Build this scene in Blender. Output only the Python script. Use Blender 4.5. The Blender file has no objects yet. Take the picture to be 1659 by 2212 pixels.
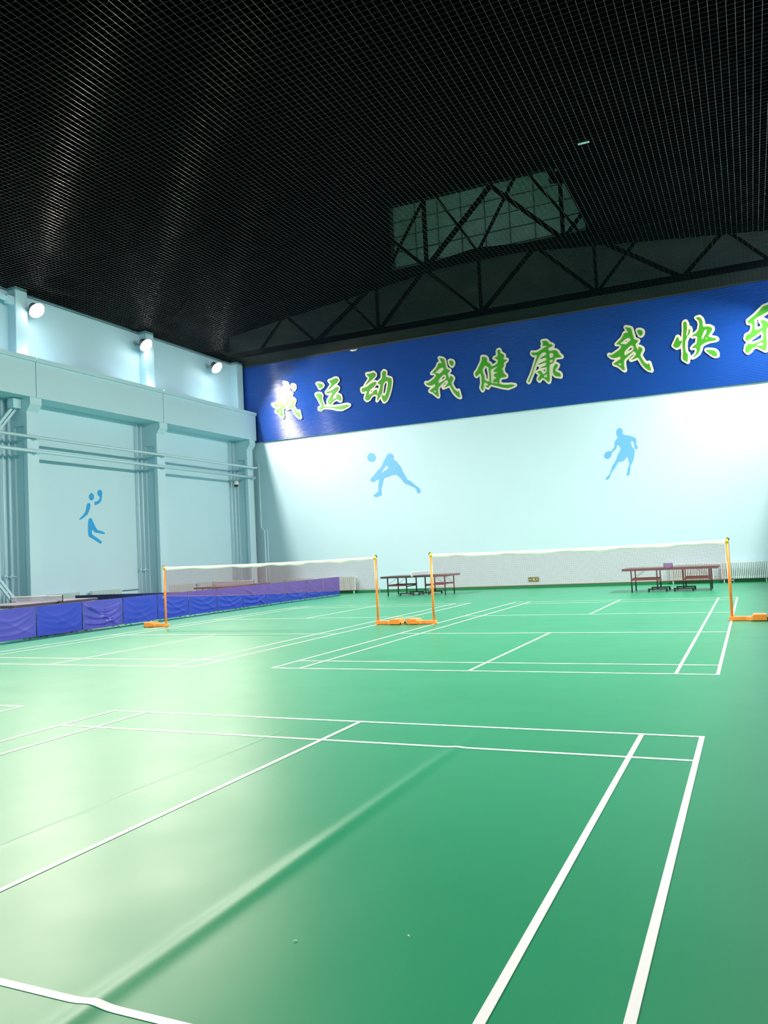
import bpy, bmesh, math, random
from mathutils import Vector, Matrix

# ------------------------------------------------------------------ camera, light, exposure
scene = bpy.context.scene
C = scene.collection
R = math.radians
PI = math.pi

CAM_LOC = (6.548, -16.842, 1.558)
YAW, PITCH, ROLL = 0.4257, 0.0545, -0.0489
F_PX = 1743.6
cam_data = bpy.data.cameras.new('camera')
cam = bpy.data.objects.new('camera', cam_data)
C.objects.link(cam)
cam_data.sensor_fit = 'VERTICAL'
cam_data.sensor_height = 24.0
cam_data.lens = F_PX / 2212.0 * 24.0
cam_data.clip_end = 200
_f = Vector((-math.sin(YAW) * math.cos(PITCH), math.cos(YAW) * math.cos(PITCH), math.sin(PITCH)))
_r = Vector((math.cos(YAW), math.sin(YAW), 0))
_u = _r.cross(_f)
_r2 = _r * math.cos(ROLL) + _u * math.sin(ROLL)
_u2 = _u * math.cos(ROLL) - _r * math.sin(ROLL)
cam.matrix_world = Matrix(((_r2.x, _u2.x, -_f.x, CAM_LOC[0]),
                           (_r2.y, _u2.y, -_f.y, CAM_LOC[1]),
                           (_r2.z, _u2.z, -_f.z, CAM_LOC[2]),
                           (0, 0, 0, 1)))
scene.camera = cam

world = bpy.data.worlds.new('world')
scene.world = world
world.use_nodes = True
world.node_tree.nodes['Background'].inputs[0].default_value = (0.5, 0.7, 0.8, 1)
world.node_tree.nodes['Background'].inputs[1].default_value = 0.0

LAMP_WATTS = 830.0
LAMP_COLOR = (1.0, 0.86, 0.73)
LENS_GLOW = 40.0
scene.view_settings.view_transform = 'Standard'
scene.view_settings.look = 'None'
scene.view_settings.gamma = 1.0
scene.view_settings.use_curve_mapping = False
scene.view_settings.exposure = 0.0

# ------------------------------------------------------------------ helpers
def srgb(r, g, b):
    def c(v):
        v /= 255.0
        return v / 12.92 if v <= 0.04045 else ((v + 0.055) / 1.055) ** 2.4
    return (c(r), c(g), c(b), 1.0)

def mat(name, color, rough=0.5, metal=0.0, spec=0.5, noise=0.0, noise_scale=3.0, bump=0.0, bump_scale=40.0, emit=0.0, coat=0.0):
    m = bpy.data.materials.new(name)
    m.use_nodes = True
    nt = m.node_tree
    b = nt.nodes['Principled BSDF']
    b.inputs['Roughness'].default_value = rough
    b.inputs['Metallic'].default_value = metal
    b.inputs['Specular IOR Level'].default_value = spec
    b.inputs['Coat Weight'].default_value = coat
    col = color if len(color) == 4 else (*color, 1)
    b.inputs['Base Color'].default_value = col
    tc = nt.nodes.new('ShaderNodeTexCoord')
    if noise > 0:
        n = nt.nodes.new('ShaderNodeTexNoise')
        n.inputs['Scale'].default_value = noise_scale
        n.inputs['Detail'].default_value = 5
        nt.links.new(tc.outputs['Object'], n.inputs['Vector'])
        mx = nt.nodes.new('ShaderNodeMix'); mx.data_type = 'RGBA'
        mx.inputs['A'].default_value = tuple(max(0, c * (1 - noise)) for c in col[:3]) + (1,)
        mx.inputs['B'].default_value = tuple(min(1, c * (1 + noise)) for c in col[:3]) + (1,)
        nt.links.new(n.outputs['Fac'], mx.inputs['Factor'])
        nt.links.new(mx.outputs['Result'], b.inputs['Base Color'])
    if bump > 0:
        n2 = nt.nodes.new('ShaderNodeTexNoise')
        n2.inputs['Scale'].default_value = bump_scale
        n2.inputs['Detail'].default_value = 4
        nt.links.new(tc.outputs['Object'], n2.inputs['Vector'])
        bp = nt.nodes.new('ShaderNodeBump')
        bp.inputs['Strength'].default_value = bump
        bp.inputs['Distance'].default_value = 0.02
        nt.links.new(n2.outputs['Fac'], bp.inputs['Height'])
        nt.links.new(bp.outputs['Normal'], b.inputs['Normal'])
    if emit > 0:
        b.inputs['Emission Color'].default_value = col
        b.inputs['Emission Strength'].default_value = emit
    return m

def mesh_net(name, color, axes, pitch, width, rough=0.6):
    """Woven mesh: a square grid of threads with open holes."""
    m = bpy.data.materials.new(name); m.use_nodes = True
    nt = m.node_tree; N = nt.nodes; L = nt.links
    b = N['Principled BSDF']
    b.inputs['Base Color'].default_value = (*color, 1)
    b.inputs['Roughness'].default_value = rough
    tc = N.new('ShaderNodeTexCoord'); sp = N.new('ShaderNodeSeparateXYZ')
    L.new(tc.outputs['Object'], sp.inputs[0])
    outs = []
    for a in axes:
        d = N.new('ShaderNodeMath'); d.operation = 'DIVIDE'; d.inputs[1].default_value = pitch
        L.new(sp.outputs[a], d.inputs[0])
        f = N.new('ShaderNodeMath'); f.operation = 'FRACT'
        L.new(d.outputs[0], f.inputs[0])
        t = N.new('ShaderNodeMath'); t.operation = 'LESS_THAN'; t.inputs[1].default_value = width / pitch
        L.new(f.outputs[0], t.inputs[0])
        outs.append(t)
    mx = N.new('ShaderNodeMath'); mx.operation = 'MAXIMUM'
    L.new(outs[0].outputs[0], mx.inputs[0]); L.new(outs[1].outputs[0], mx.inputs[1])
    L.new(mx.outputs[0], b.inputs['Alpha'])
    return m

class MB:
    def __init__(self):
        self.bm = bmesh.new()
    def box(self, x0, x1, y0, y1, z0, z1):
        v = [self.bm.verts.new(p) for p in ((x0, y0, z0), (x1, y0, z0), (x1, y1, z0), (x0, y1, z0),
                                            (x0, y0, z1), (x1, y0, z1), (x1, y1, z1), (x0, y1, z1))]
        for f in ((3, 2, 1, 0), (4, 5, 6, 7), (0, 1, 5, 4), (1, 2, 6, 5), (2, 3, 7, 6), (3, 0, 4, 7)):
            self.bm.faces.new([v[i] for i in f])
        return self
    def bar(self, a, b, w, h=None, up=(0, 0, 1)):
        h = w if h is None else h
        a = Vector(a); b = Vector(b); d = (b - a).normalized()
        up = Vector(up)
        if abs(d.dot(up)) > 0.98: up = Vector((0, 1, 0))
        s = d.cross(up).normalized(); t = s.cross(d)
        v = []
        for p in (a, b):
            for i, j in ((-1, -1), (1, -1), (1, 1), (-1, 1)):
                v.append(self.bm.verts.new(p + s * (i * w / 2) + t * (j * h / 2)))
        for f in ((3, 2, 1, 0), (4, 5, 6, 7), (0, 1, 5, 4), (1, 2, 6, 5), (2, 3, 7, 6), (3, 0, 4, 7)):
            self.bm.faces.new([v[i] for i in f])
        return self
    def tube(self, pts, r, n=10, cap=True):
        pts = [Vector(p) for p in pts]
        rr = r if isinstance(r, (list, tuple)) else [r] * len(pts)
        rings = []
        ref = None
        for i, p in enumerate(pts):
            d = (pts[min(i + 1, len(pts) - 1)] - pts[max(i - 1, 0)]).normalized()
            if ref is None:
                ref = Vector((0, 0, 1)) if abs(d.z) < 0.9 else Vector((1, 0, 0))
            s = d.cross(ref)
            if s.length < 1e-4: s = d.cross(Vector((0, 1, 0)))
            s.normalize(); t = s.cross(d)
            ref = t.cross(s) if False else ref
            rings.append([self.bm.verts.new(p + (s * math.cos(2 * PI * k / n) + t * math.sin(2 * PI * k / n)) * rr[i]) for k in range(n)])
        for a, b in zip(rings, rings[1:]):
            for k in range(n):
                self.bm.faces.new((a[k], a[(k + 1) % n], b[(k + 1) % n], b[k]))
        if cap:
            self.bm.faces.new(rings[0][::-1]); self.bm.faces.new(rings[-1])
        return self
    def prism(self, poly, axis, a0, a1):
        """poly = list of 2D points in the two other axes (cyclic order), extruded along axis."""
        def P(p, a):
            if axis == 'x': return (a, p[0], p[1])
            if axis == 'y': return (p[0], a, p[1])
            return (p[0], p[1], a)
        A = [self.bm.verts.new(P(p, a0)) for p in poly]
        B = [self.bm.verts.new(P(p, a1)) for p in poly]
        n = len(poly)
        for i in range(n):
            self.bm.faces.new((A[i], A[(i + 1) % n], B[(i + 1) % n], B[i]))
        self.bm.faces.new(A[::-1]); self.bm.faces.new(B)
        return self
    def grid(self, fn, nu, nv):
        V = [[self.bm.verts.new(fn(i / nu, j / nv)) for j in range(nv + 1)] for i in range(nu + 1)]
        for i in range(nu):
            for j in range(nv):
                self.bm.faces.new((V[i][j], V[i + 1][j], V[i + 1][j + 1], V[i][j + 1]))
        return self
    def quad(self, *p):
        self.bm.faces.new([self.bm.verts.new(q) for q in p]); return self
    def build(self, name, material, parent=None, smooth=False, bevel=0.0, normals=True):
        if normals: bmesh.ops.recalc_face_normals(self.bm, faces=self.bm.faces[:])
        if bevel > 0:
            bmesh.ops.bevel(self.bm, geom=self.bm.edges[:], offset=bevel, segments=2, profile=0.5, affect='EDGES', clamp_overlap=True)
        me = bpy.data.meshes.new(name)
        self.bm.to_mesh(me); self.bm.free()
        if smooth:
            for p in me.polygons: p.use_smooth = True
        me.materials.append(material)
        o = bpy.data.objects.new(name, me)
        C.objects.link(o)
        if parent is not None: o.parent = parent
        return o

def tag(o, label, cat, group=None, kind=None):
    if label: o['label'] = label
    if cat: o['category'] = cat
    if group: o['group'] = group
    if kind: o['kind'] = kind
    return o

def thing(name, label, cat, loc=(0, 0, 0), rotz=0.0, group=None):
    o = bpy.data.objects.new(name, None)
    o.empty_display_size = 0.2
    C.objects.link(o)
    o.location = loc; o.rotation_euler = (0, 0, rotz)
    return tag(o, label, cat, group)

def dup(root, loc, rotz=0.0, label=None, group=None, flip=False):
    r = root.copy(); C.objects.link(r)
    r.location = loc; r.rotation_euler = (0, 0, rotz)
    if label: r['label'] = label
    if group: r['group'] = group
    for ch in list(root.children):
        c = ch.copy(); C.objects.link(c); c.parent = r
        for g in list(ch.children):
            d = g.copy(); C.objects.link(d); d.parent = c
    return r

def structure(o):
    o['kind'] = 'structure'; return o

def flat_shape(name, loops, to3d, thick, material, parent=None):
    """Filled outline (holes where loops nest) cut from a sheet `thick` deep."""
    cu = bpy.data.curves.new(name + '_outline', 'CURVE')
    cu.dimensions = '2D'; cu.fill_mode = 'BOTH'; cu.extrude = thick / 2
    for lp in loops:
        s = cu.splines.new('POLY'); s.points.add(len(lp) - 1)
        for k, (a, b) in enumerate(lp): s.points[k].co = (a / 1000.0, b / 1000.0, 0, 1)
        s.use_cyclic_u = True
    tmp = bpy.data.objects.new('outline', cu)
    me = bpy.data.meshes.new_from_object(tmp)
    bpy.data.objects.remove(tmp); bpy.data.curves.remove(cu)
    for v in me.vertices: v.co = to3d(v.co.x, v.co.y, v.co.z)
    me.name = name
    me.materials.clear(); me.materials.append(material)
    o = bpy.data.objects.new(name, me); C.objects.link(o)
    if parent is not None: o.parent = parent
    return o
SHAPES = {
 'wo1': {'g':[[[-11761,8018],[-11824,8051],[-11923,8141],[-12013,8271],[-12098,8461],[-12161,8571],[-12181,8572],[-12241,8538],[-12301,8518],[-12412,8501],[-12411,8511],[-12331,8556],[-12246,8641],[-12218,8681],[-12212,8701],[-12229,8761],[-12271,8811],[-12291,8813],[-12361,8773],[-12653,8541],[-12675,8471],[-12676,8301],[-12666,8251],[-12671,8160],[-12691,8166],[-12744,8211],[-12846,8321],[-12911,8375],[-13011,8418],[-13032,8451],[-13016,8471],[-12771,8600],[-12766,8661],[-12776,8681],[-12811,8709],[-12861,8679],[-12931,8656],[-13021,8668],[-13101,8698],[-13183,8781],[-13181,8801],[-13121,8776],[-13061,8788],[-12791,8938],[-12731,8998],[-12717,9061],[-12726,9081],[-12781,9133],[-12891,9159],[-12892,9171],[-12686,9341],[-12648,9401],[-12601,9511],[-12541,9529],[-12471,9506],[-12451,9511],[-12449,9551],[-12533,9711],[-12538,9731],[-12531,9735],[-12461,9708],[-12406,9701],[-12339,9641],[-12273,9281],[-12241,9230],[-12171,9203],[-12130,9171],[-12141,9137],[-12211,9081],[-12223,9051],[-12225,9031],[-12193,8901],[-12141,8800],[-12127,8811],[-12121,8939],[-12061,8923],[-11999,8861],[-11999,8791],[-12028,8731],[-12083,8661],[-12073,8571],[-11983,8391],[-11886,8281],[-11837,8251],[-11811,8302],[-11801,8306],[-11739,8031],[-11741,8017]],[[-12781,8349],[-12821,8359],[-12846,8381],[-12867,8421],[-12863,8441],[-12801,8452],[-12766,8421],[-12756,8391],[-12771,8352]],[[-12621,8700],[-12643,8751],[-12645,8801],[-12601,8874],[-12481,8983],[-12351,9046],[-12301,8994],[-12286,8961],[-12289,8901],[-12321,8831],[-12601,8698]],[[-12581,9099],[-12621,9123],[-12711,9138],[-12751,9158],[-12754,9171],[-12601,9283],[-12541,9313],[-12471,9335],[-12401,9321],[-12369,9261],[-12380,9221],[-12451,9181],[-12491,9128],[-12551,9098]],[[-12031,9338],[-12061,9361],[-12103,9441],[-12124,9551],[-12111,9565],[-12051,9563],[-11981,9531],[-11949,9481],[-11946,9451],[-11968,9371],[-12001,9336]]],'o':[[[-11761,7939],[-11861,7988],[-11981,8097],[-12081,8241],[-12184,8461],[-12211,8468],[-12391,8423],[-12431,8426],[-12483,8461],[-12501,8550],[-12571,8502],[-12588,8471],[-12591,8321],[-12574,8161],[-12583,8121],[-12608,8091],[-12641,8076],[-12711,8091],[-12948,8311],[-13041,8351],[-13081,8387],[-13108,8451],[-13101,8495],[-13081,8525],[-13004,8581],[-13141,8638],[-13248,8751],[-13267,8821],[-13253,8861],[-13231,8883],[-13181,8897],[-13091,8867],[-12931,8951],[-12809,9031],[-12806,9051],[-12821,9068],[-12911,9086],[-12951,9106],[-12972,9141],[-12975,9181],[-12946,9231],[-12731,9417],[-12655,9571],[-12574,9621],[-12619,9741],[-12603,9791],[-12571,9818],[-12521,9825],[-12361,9775],[-12276,9701],[-12243,9611],[-12195,9331],[-12171,9298],[-12091,9255],[-12053,9211],[-12043,9171],[-12053,9131],[-12114,9041],[-12001,8985],[-11928,8911],[-11912,8861],[-11916,8781],[-11988,8641],[-11985,8591],[-11911,8441],[-11871,8395],[-11851,8390],[-11801,8407],[-11761,8398],[-11728,8371],[-11713,8331],[-11652,8021],[-11663,7981],[-11688,7951],[-11731,7934]],[[-12411,8610],[-12419,8621],[-12393,8651],[-12320,8691],[-12368,8631]],[[-12491,8855],[-12441,8913],[-12391,8943],[-12366,8941],[-12365,8921],[-12381,8898]],[[-12031,9259],[-12071,9276],[-12121,9316],[-12179,9441],[-12200,9551],[-12196,9581],[-12171,9625],[-12121,9648],[-12041,9648],[-11931,9603],[-11881,9541],[-11863,9491],[-11873,9391],[-11898,9331],[-11961,9268],[-12001,9254]]]},
 'yun': {'g':[[[-9622,8136],[-9862,8176],[-10132,8271],[-10382,8313],[-10542,8323],[-10672,8246],[-10742,8266],[-10767,8298],[-10755,8338],[-10632,8386],[-10602,8403],[-10596,8418],[-10650,8538],[-10725,8668],[-10780,8798],[-10855,8908],[-10880,8988],[-10812,9003],[-10742,9003],[-10642,8970],[-10620,8948],[-10584,8868],[-10627,8748],[-10617,8678],[-10560,8558],[-10514,8398],[-10502,8387],[-10292,8334],[-10022,8304],[-9692,8303],[-9652,8313],[-9332,8323],[-9248,8288],[-9238,8278],[-9242,8267],[-9342,8216],[-9552,8146]],[[-10182,8424],[-10273,8478],[-10305,8528],[-10305,8558],[-10265,8658],[-10152,8785],[-10070,8908],[-10070,8928],[-10086,8958],[-10102,8965],[-10142,8963],[-10282,8926],[-10352,8968],[-10352,9018],[-10202,9026],[-10012,9086],[-9882,9151],[-9802,9180],[-9740,9138],[-9738,9098],[-9750,9048],[-9832,8974],[-9942,8893],[-9997,8838],[-10034,8788],[-10066,8678],[-10052,8664],[-9972,8663],[-9872,8687],[-9838,8738],[-9860,8828],[-9752,8820],[-9648,8738],[-9627,8638],[-9640,8528],[-9662,8517],[-9792,8601],[-9832,8621],[-9862,8623],[-9982,8591],[-10062,8533],[-10162,8426]],[[-10242,9108],[-10222,9152],[-10088,9298],[-10064,9338],[-10162,9455],[-10185,9498],[-10032,9526],[-9902,9573],[-9812,9561],[-9762,9541],[-9734,9448],[-9792,9384],[-9842,9346],[-9962,9291],[-10152,9156]],[[-10662,9217],[-10705,9258],[-10740,9358],[-10805,9438],[-10802,9461],[-10682,9453],[-10592,9421],[-10549,9398],[-10500,9338],[-10500,9318],[-10519,9298]]],'o':[[[-9652,8068],[-9862,8101],[-10142,8196],[-10392,8238],[-10522,8243],[-10622,8184],[-10672,8170],[-10782,8206],[-10834,8268],[-10837,8348],[-10802,8403],[-10712,8446],[-10704,8468],[-10837,8748],[-10927,8888],[-10960,8978],[-10942,9042],[-10882,9076],[-10732,9088],[-10602,9046],[-10562,9013],[-10517,8938],[-10496,8878],[-10536,8748],[-10527,8688],[-10442,8473],[-10412,8454],[-10362,8445],[-10353,8458],[-10382,8548],[-10360,8628],[-10325,8708],[-10228,8818],[-10214,8848],[-10302,8857],[-10392,8905],[-10424,8948],[-10431,9018],[-10407,9078],[-10352,9112],[-10171,9328],[-10172,9350],[-10264,9478],[-10269,9508],[-10255,9548],[-10202,9583],[-10042,9611],[-9902,9658],[-9802,9646],[-9719,9618],[-9682,9572],[-9648,9468],[-9648,9438],[-9668,9398],[-9789,9278],[-9672,9192],[-9655,9148],[-9652,9108],[-9680,9008],[-9755,8938],[-9764,8918],[-9672,8872],[-9599,8818],[-9575,8788],[-9542,8648],[-9557,8518],[-9592,8464],[-9652,8440],[-9702,8456],[-9834,8538],[-9882,8538],[-9942,8521],[-10012,8471],[-10063,8408],[-9972,8388],[-9702,8389],[-9452,8408],[-9312,8408],[-9182,8351],[-9160,8328],[-9146,8288],[-9155,8248],[-9182,8214],[-9292,8154],[-9582,8061]],[[-10692,9147],[-10722,9164],[-10765,9218],[-10809,9328],[-10880,9428],[-10889,9468],[-10880,9498],[-10832,9540],[-10722,9546],[-10652,9533],[-10542,9493],[-10482,9453],[-10421,9368],[-10413,9338],[-10421,9298],[-10469,9238],[-10612,9154],[-10662,9140]]]},
 'dong': {'g':[[[-7556,8224],[-7629,8366],[-7642,8506],[-7626,8518],[-7606,8518],[-7506,8469],[-7486,8467],[-7404,8616],[-7334,8866],[-7305,9016],[-7334,9086],[-7356,9108],[-7456,9108],[-7556,9009],[-7611,8796],[-7612,8736],[-7634,8606],[-7691,8546],[-7853,8336],[-7870,8326],[-7871,8356],[-7826,8536],[-7779,8676],[-7704,8846],[-7682,8946],[-7684,8996],[-7769,9036],[-7779,9066],[-7750,9136],[-7643,9196],[-7584,9266],[-7572,9296],[-7568,9496],[-7506,9561],[-7486,9570],[-7416,9533],[-7402,9516],[-7425,9286],[-7296,9258],[-7176,9196],[-7162,9156],[-7152,9056],[-7184,8876],[-7234,8696],[-7334,8436],[-7446,8261],[-7516,8224]],[[-8356,8375],[-8438,8446],[-8441,8536],[-8354,8726],[-8334,8776],[-8332,8806],[-8556,8776],[-8591,8846],[-8586,8935],[-8306,8994],[-8146,9088],[-7996,9138],[-7946,9151],[-7926,9146],[-7895,9096],[-7904,9056],[-7946,9011],[-8073,8916],[-8206,8839],[-8268,8746],[-8281,8636],[-8266,8622],[-8236,8622],[-8176,8634],[-8076,8674],[-8046,8703],[-7999,8776],[-7896,8800],[-7882,8786],[-7871,8636],[-7838,8536],[-7936,8588],[-7986,8601],[-8036,8598],[-8139,8556],[-8254,8406]],[[-8376,9089],[-8371,9116],[-8282,9206],[-8192,9326],[-8204,9396],[-8286,9473],[-8310,9546],[-8126,9541],[-8006,9571],[-7976,9561],[-7922,9506],[-7904,9476],[-7902,9416],[-7912,9396],[-8066,9284]]],'o':[[[-7566,8145],[-7619,8186],[-7716,8369],[-7826,8244],[-7876,8229],[-7926,8252],[-7946,8282],[-7955,8326],[-7921,8486],[-7956,8516],[-8006,8523],[-8075,8496],[-8203,8346],[-8336,8299],[-8396,8314],[-8499,8406],[-8516,8456],[-8516,8546],[-8460,8696],[-8476,8707],[-8556,8699],[-8616,8732],[-8664,8836],[-8666,8936],[-8649,8986],[-8626,9008],[-8503,9046],[-8476,9109],[-8283,9336],[-8283,9366],[-8356,9446],[-8391,9536],[-8384,9586],[-8356,9618],[-8296,9636],[-8126,9627],[-7996,9656],[-7926,9631],[-7836,9535],[-7817,9476],[-7817,9416],[-7842,9356],[-7971,9246],[-7966,9237],[-7886,9224],[-7826,9177],[-7686,9267],[-7654,9306],[-7646,9496],[-7626,9549],[-7536,9638],[-7496,9654],[-7456,9651],[-7356,9599],[-7329,9566],[-7317,9516],[-7323,9356],[-7156,9286],[-7104,9246],[-7079,9176],[-7066,9086],[-7099,8876],[-7165,8646],[-7252,8416],[-7343,8266],[-7396,8202],[-7486,8154],[-7536,8139]],[[-7536,8585],[-7547,8606],[-7526,8786],[-7483,8966],[-7436,9021],[-7406,9033],[-7388,9016],[-7389,8986],[-7469,8666],[-7506,8590]],[[-8156,8738],[-8160,8756],[-8146,8779],[-8096,8803],[-8094,8786],[-8110,8756]],[[-7806,8846],[-7876,8884],[-7946,8877],[-7971,8886],[-7856,8989],[-7836,8994],[-7767,8946],[-7782,8866]]]},
 'wo2': {'g':[[[-4097,7977],[-4177,8014],[-4307,8155],[-4369,8249],[-4424,8379],[-4517,8548],[-4647,8496],[-4763,8479],[-4682,8539],[-4602,8619],[-4570,8669],[-4585,8749],[-4637,8797],[-4730,8749],[-5019,8519],[-5051,8419],[-5042,8359],[-5041,8219],[-5032,8189],[-5037,8125],[-5067,8134],[-5293,8349],[-5387,8387],[-5408,8409],[-5408,8429],[-5397,8441],[-5147,8579],[-5145,8649],[-5187,8690],[-5307,8634],[-5407,8646],[-5497,8684],[-5557,8745],[-5571,8779],[-5557,8785],[-5517,8764],[-5457,8766],[-5197,8906],[-5107,8986],[-5092,9029],[-5102,9079],[-5167,9131],[-5268,9159],[-5052,9349],[-4994,9449],[-4967,9519],[-4907,9538],[-4837,9514],[-4813,9519],[-4810,9549],[-4899,9729],[-4904,9749],[-4897,9753],[-4847,9726],[-4747,9701],[-4695,9649],[-4671,9479],[-4642,9379],[-4641,9319],[-4628,9279],[-4597,9229],[-4527,9201],[-4478,9159],[-4502,9119],[-4567,9071],[-4579,9039],[-4581,9019],[-4549,8889],[-4497,8788],[-4485,8789],[-4472,8809],[-4471,8909],[-4462,8929],[-4397,8899],[-4345,8839],[-4345,8769],[-4428,8649],[-4429,8569],[-4378,8449],[-4329,8359],[-4281,8299],[-4187,8215],[-4171,8219],[-4147,8258],[-4137,8243],[-4082,8009],[-4085,7979]],[[-5187,8326],[-5219,8349],[-5244,8389],[-5245,8409],[-5187,8423],[-5137,8382],[-5132,8349],[-5141,8329]],[[-4977,8677],[-4993,8689],[-5011,8739],[-5008,8799],[-4987,8832],[-4937,8894],[-4850,8969],[-4737,9031],[-4707,9038],[-4655,8979],[-4642,8939],[-4644,8889],[-4676,8819]],[[-4937,9087],[-4977,9111],[-5067,9126],[-5117,9147],[-5128,9159],[-5122,9169],[-4937,9301],[-4837,9333],[-4764,9319],[-4730,9259],[-4737,9225],[-4757,9206],[-4807,9183],[-4847,9128]],[[-4377,9336],[-4407,9359],[-4448,9429],[-4471,9529],[-4467,9571],[-4407,9571],[-4337,9541],[-4294,9479],[-4292,9449],[-4314,9379],[-4357,9333]]],'o':[[[-4097,7897],[-4210,7949],[-4337,8075],[-4436,8219],[-4541,8439],[-4567,8443],[-4677,8411],[-4797,8391],[-4837,8406],[-4859,8429],[-4873,8469],[-4868,8519],[-4877,8523],[-4947,8471],[-4964,8419],[-4947,8179],[-4959,8089],[-4983,8059],[-5017,8044],[-5087,8059],[-5323,8279],[-5427,8326],[-5467,8366],[-5485,8419],[-5474,8469],[-5447,8503],[-5373,8559],[-5527,8616],[-5611,8699],[-5641,8749],[-5651,8809],[-5617,8861],[-5567,8877],[-5467,8855],[-5287,8949],[-5177,9027],[-5177,9049],[-5197,9063],[-5237,9074],[-5287,9071],[-5330,9089],[-5357,9125],[-5361,9169],[-5337,9213],[-5117,9395],[-5077,9459],[-5029,9569],[-4940,9629],[-4985,9759],[-4969,9809],[-4937,9836],[-4887,9843],[-4717,9783],[-4632,9709],[-4609,9659],[-4553,9329],[-4527,9296],[-4442,9249],[-4399,9199],[-4390,9159],[-4402,9119],[-4477,9029],[-4343,8969],[-4274,8889],[-4257,8839],[-4262,8759],[-4343,8619],[-4341,8579],[-4257,8410],[-4217,8360],[-4197,8350],[-4137,8365],[-4097,8351],[-4069,8319],[-4049,8249],[-3990,7969],[-4004,7929],[-4027,7906],[-4067,7892]],[[-4817,8563],[-4767,8621],[-4687,8679],[-4667,8682],[-4674,8659],[-4723,8609]],[[-4867,8836],[-4797,8908],[-4737,8940],[-4720,8929],[-4723,8899],[-4740,8879],[-4817,8845]],[[-4927,9195],[-4913,9219],[-4887,9219],[-4907,9192]],[[-4377,9257],[-4467,9315],[-4524,9429],[-4551,9589],[-4527,9633],[-4477,9656],[-4397,9656],[-4297,9618],[-4244,9569],[-4209,9489],[-4209,9439],[-4244,9339],[-4307,9266],[-4347,9252]]]},
 'jian': {'g':[[[-2039,8091],[-2259,8151],[-2739,8338],[-2794,8304],[-2859,8214],[-2869,8213],[-2954,8294],[-2970,8324],[-2869,8319],[-2855,8334],[-2857,8364],[-2929,8436],[-2999,8460],[-3009,8458],[-3021,8434],[-3041,8364],[-3055,8254],[-3077,8164],[-3089,8136],[-3099,8135],[-3119,8160],[-3161,8244],[-3164,8274],[-3115,8434],[-3117,8754],[-3147,8834],[-3189,8865],[-3209,8858],[-3309,8759],[-3329,8752],[-3371,8804],[-3374,8894],[-3267,9014],[-3107,9284],[-3057,9394],[-3049,9524],[-3019,9528],[-2929,9506],[-2859,9457],[-2835,9384],[-2857,9294],[-2719,9194],[-2682,9104],[-2639,9065],[-2549,9091],[-2424,9154],[-2404,9174],[-2384,9244],[-2399,9324],[-2534,9394],[-2519,9415],[-2399,9442],[-2387,9454],[-2365,9504],[-2384,9634],[-2362,9704],[-2319,9718],[-2294,9704],[-2275,9674],[-2269,9564],[-2189,9526],[-2119,9466],[-2117,9414],[-2137,9364],[-2161,9334],[-2159,9314],[-2099,9271],[-2019,9256],[-2013,9244],[-2029,9213],[-2119,9166],[-2143,9144],[-2147,9034],[-2177,8964],[-2233,8894],[-2187,8814],[-2181,8744],[-2152,8684],[-2077,8634],[-2075,8574],[-2089,8559],[-2279,8558],[-2349,8524],[-2374,8434],[-2383,8334],[-2339,8301],[-2229,8261],[-2019,8229],[-1909,8228],[-1839,8216],[-1755,8184],[-1746,8174],[-1759,8161],[-1859,8121]],[[-2469,8341],[-2669,8391],[-2729,8414],[-2733,8424],[-2714,8594],[-2724,8914],[-2709,8945],[-2439,9038],[-2429,9034],[-2423,9014],[-2466,8974],[-2569,8904],[-2580,8854],[-2578,8844],[-2529,8811],[-2427,8814],[-2427,8804],[-2459,8771],[-2569,8744],[-2584,8714],[-2559,8620],[-2474,8584],[-2499,8561],[-2599,8524],[-2624,8444],[-2623,8414],[-2609,8399],[-2441,8384],[-2449,8344]],[[-2839,8461],[-2989,8554],[-2994,8624],[-2985,8694],[-3031,8824],[-3064,8974],[-3061,8994],[-2949,9155],[-2919,9146],[-2829,9078],[-2789,9037],[-2775,9004],[-2797,8964],[-2774,8834],[-2774,8634],[-2785,8524],[-2799,8471],[-2819,8459]]],'o':[[[-2069,8024],[-2284,8084],[-2719,8250],[-2749,8234],[-2799,8159],[-2849,8136],[-2899,8146],[-2959,8196],[-2979,8194],[-3017,8094],[-3069,8059],[-3099,8056],[-3139,8071],[-3183,8124],[-3224,8204],[-3239,8274],[-3190,8454],[-3191,8724],[-3209,8741],[-3269,8691],[-3309,8676],[-3369,8691],[-3439,8780],[-3449,8894],[-3432,8954],[-3336,9054],[-3169,9335],[-3132,9424],[-3124,9544],[-3089,9596],[-3029,9613],[-2949,9601],[-2870,9574],[-2809,9528],[-2780,9494],[-2764,9454],[-2750,9394],[-2753,9334],[-2655,9254],[-2619,9182],[-2599,9166],[-2490,9214],[-2463,9244],[-2473,9274],[-2593,9344],[-2616,9404],[-2602,9444],[-2562,9484],[-2456,9524],[-2457,9664],[-2437,9734],[-2399,9776],[-2319,9802],[-2256,9784],[-2202,9724],[-2183,9624],[-2047,9514],[-2029,9454],[-2041,9354],[-1949,9318],[-1923,9254],[-1959,9170],[-2054,9104],[-2068,9014],[-2123,8894],[-2089,8755],[-2002,8674],[-1990,8634],[-1992,8564],[-2015,8514],[-2059,8489],[-2159,8477],[-2259,8480],[-2284,8444],[-2288,8394],[-2269,8369],[-2209,8346],[-1999,8314],[-1899,8313],[-1749,8275],[-1669,8238],[-1643,8174],[-1657,8134],[-1679,8111],[-1789,8065],[-2009,8014]],[[-2889,8598],[-2907,8624],[-2902,8714],[-2944,8834],[-2968,8944],[-2959,8992],[-2919,9041],[-2899,9037],[-2874,9014],[-2876,8964],[-2850,8834],[-2852,8634],[-2869,8595]]]},
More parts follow.
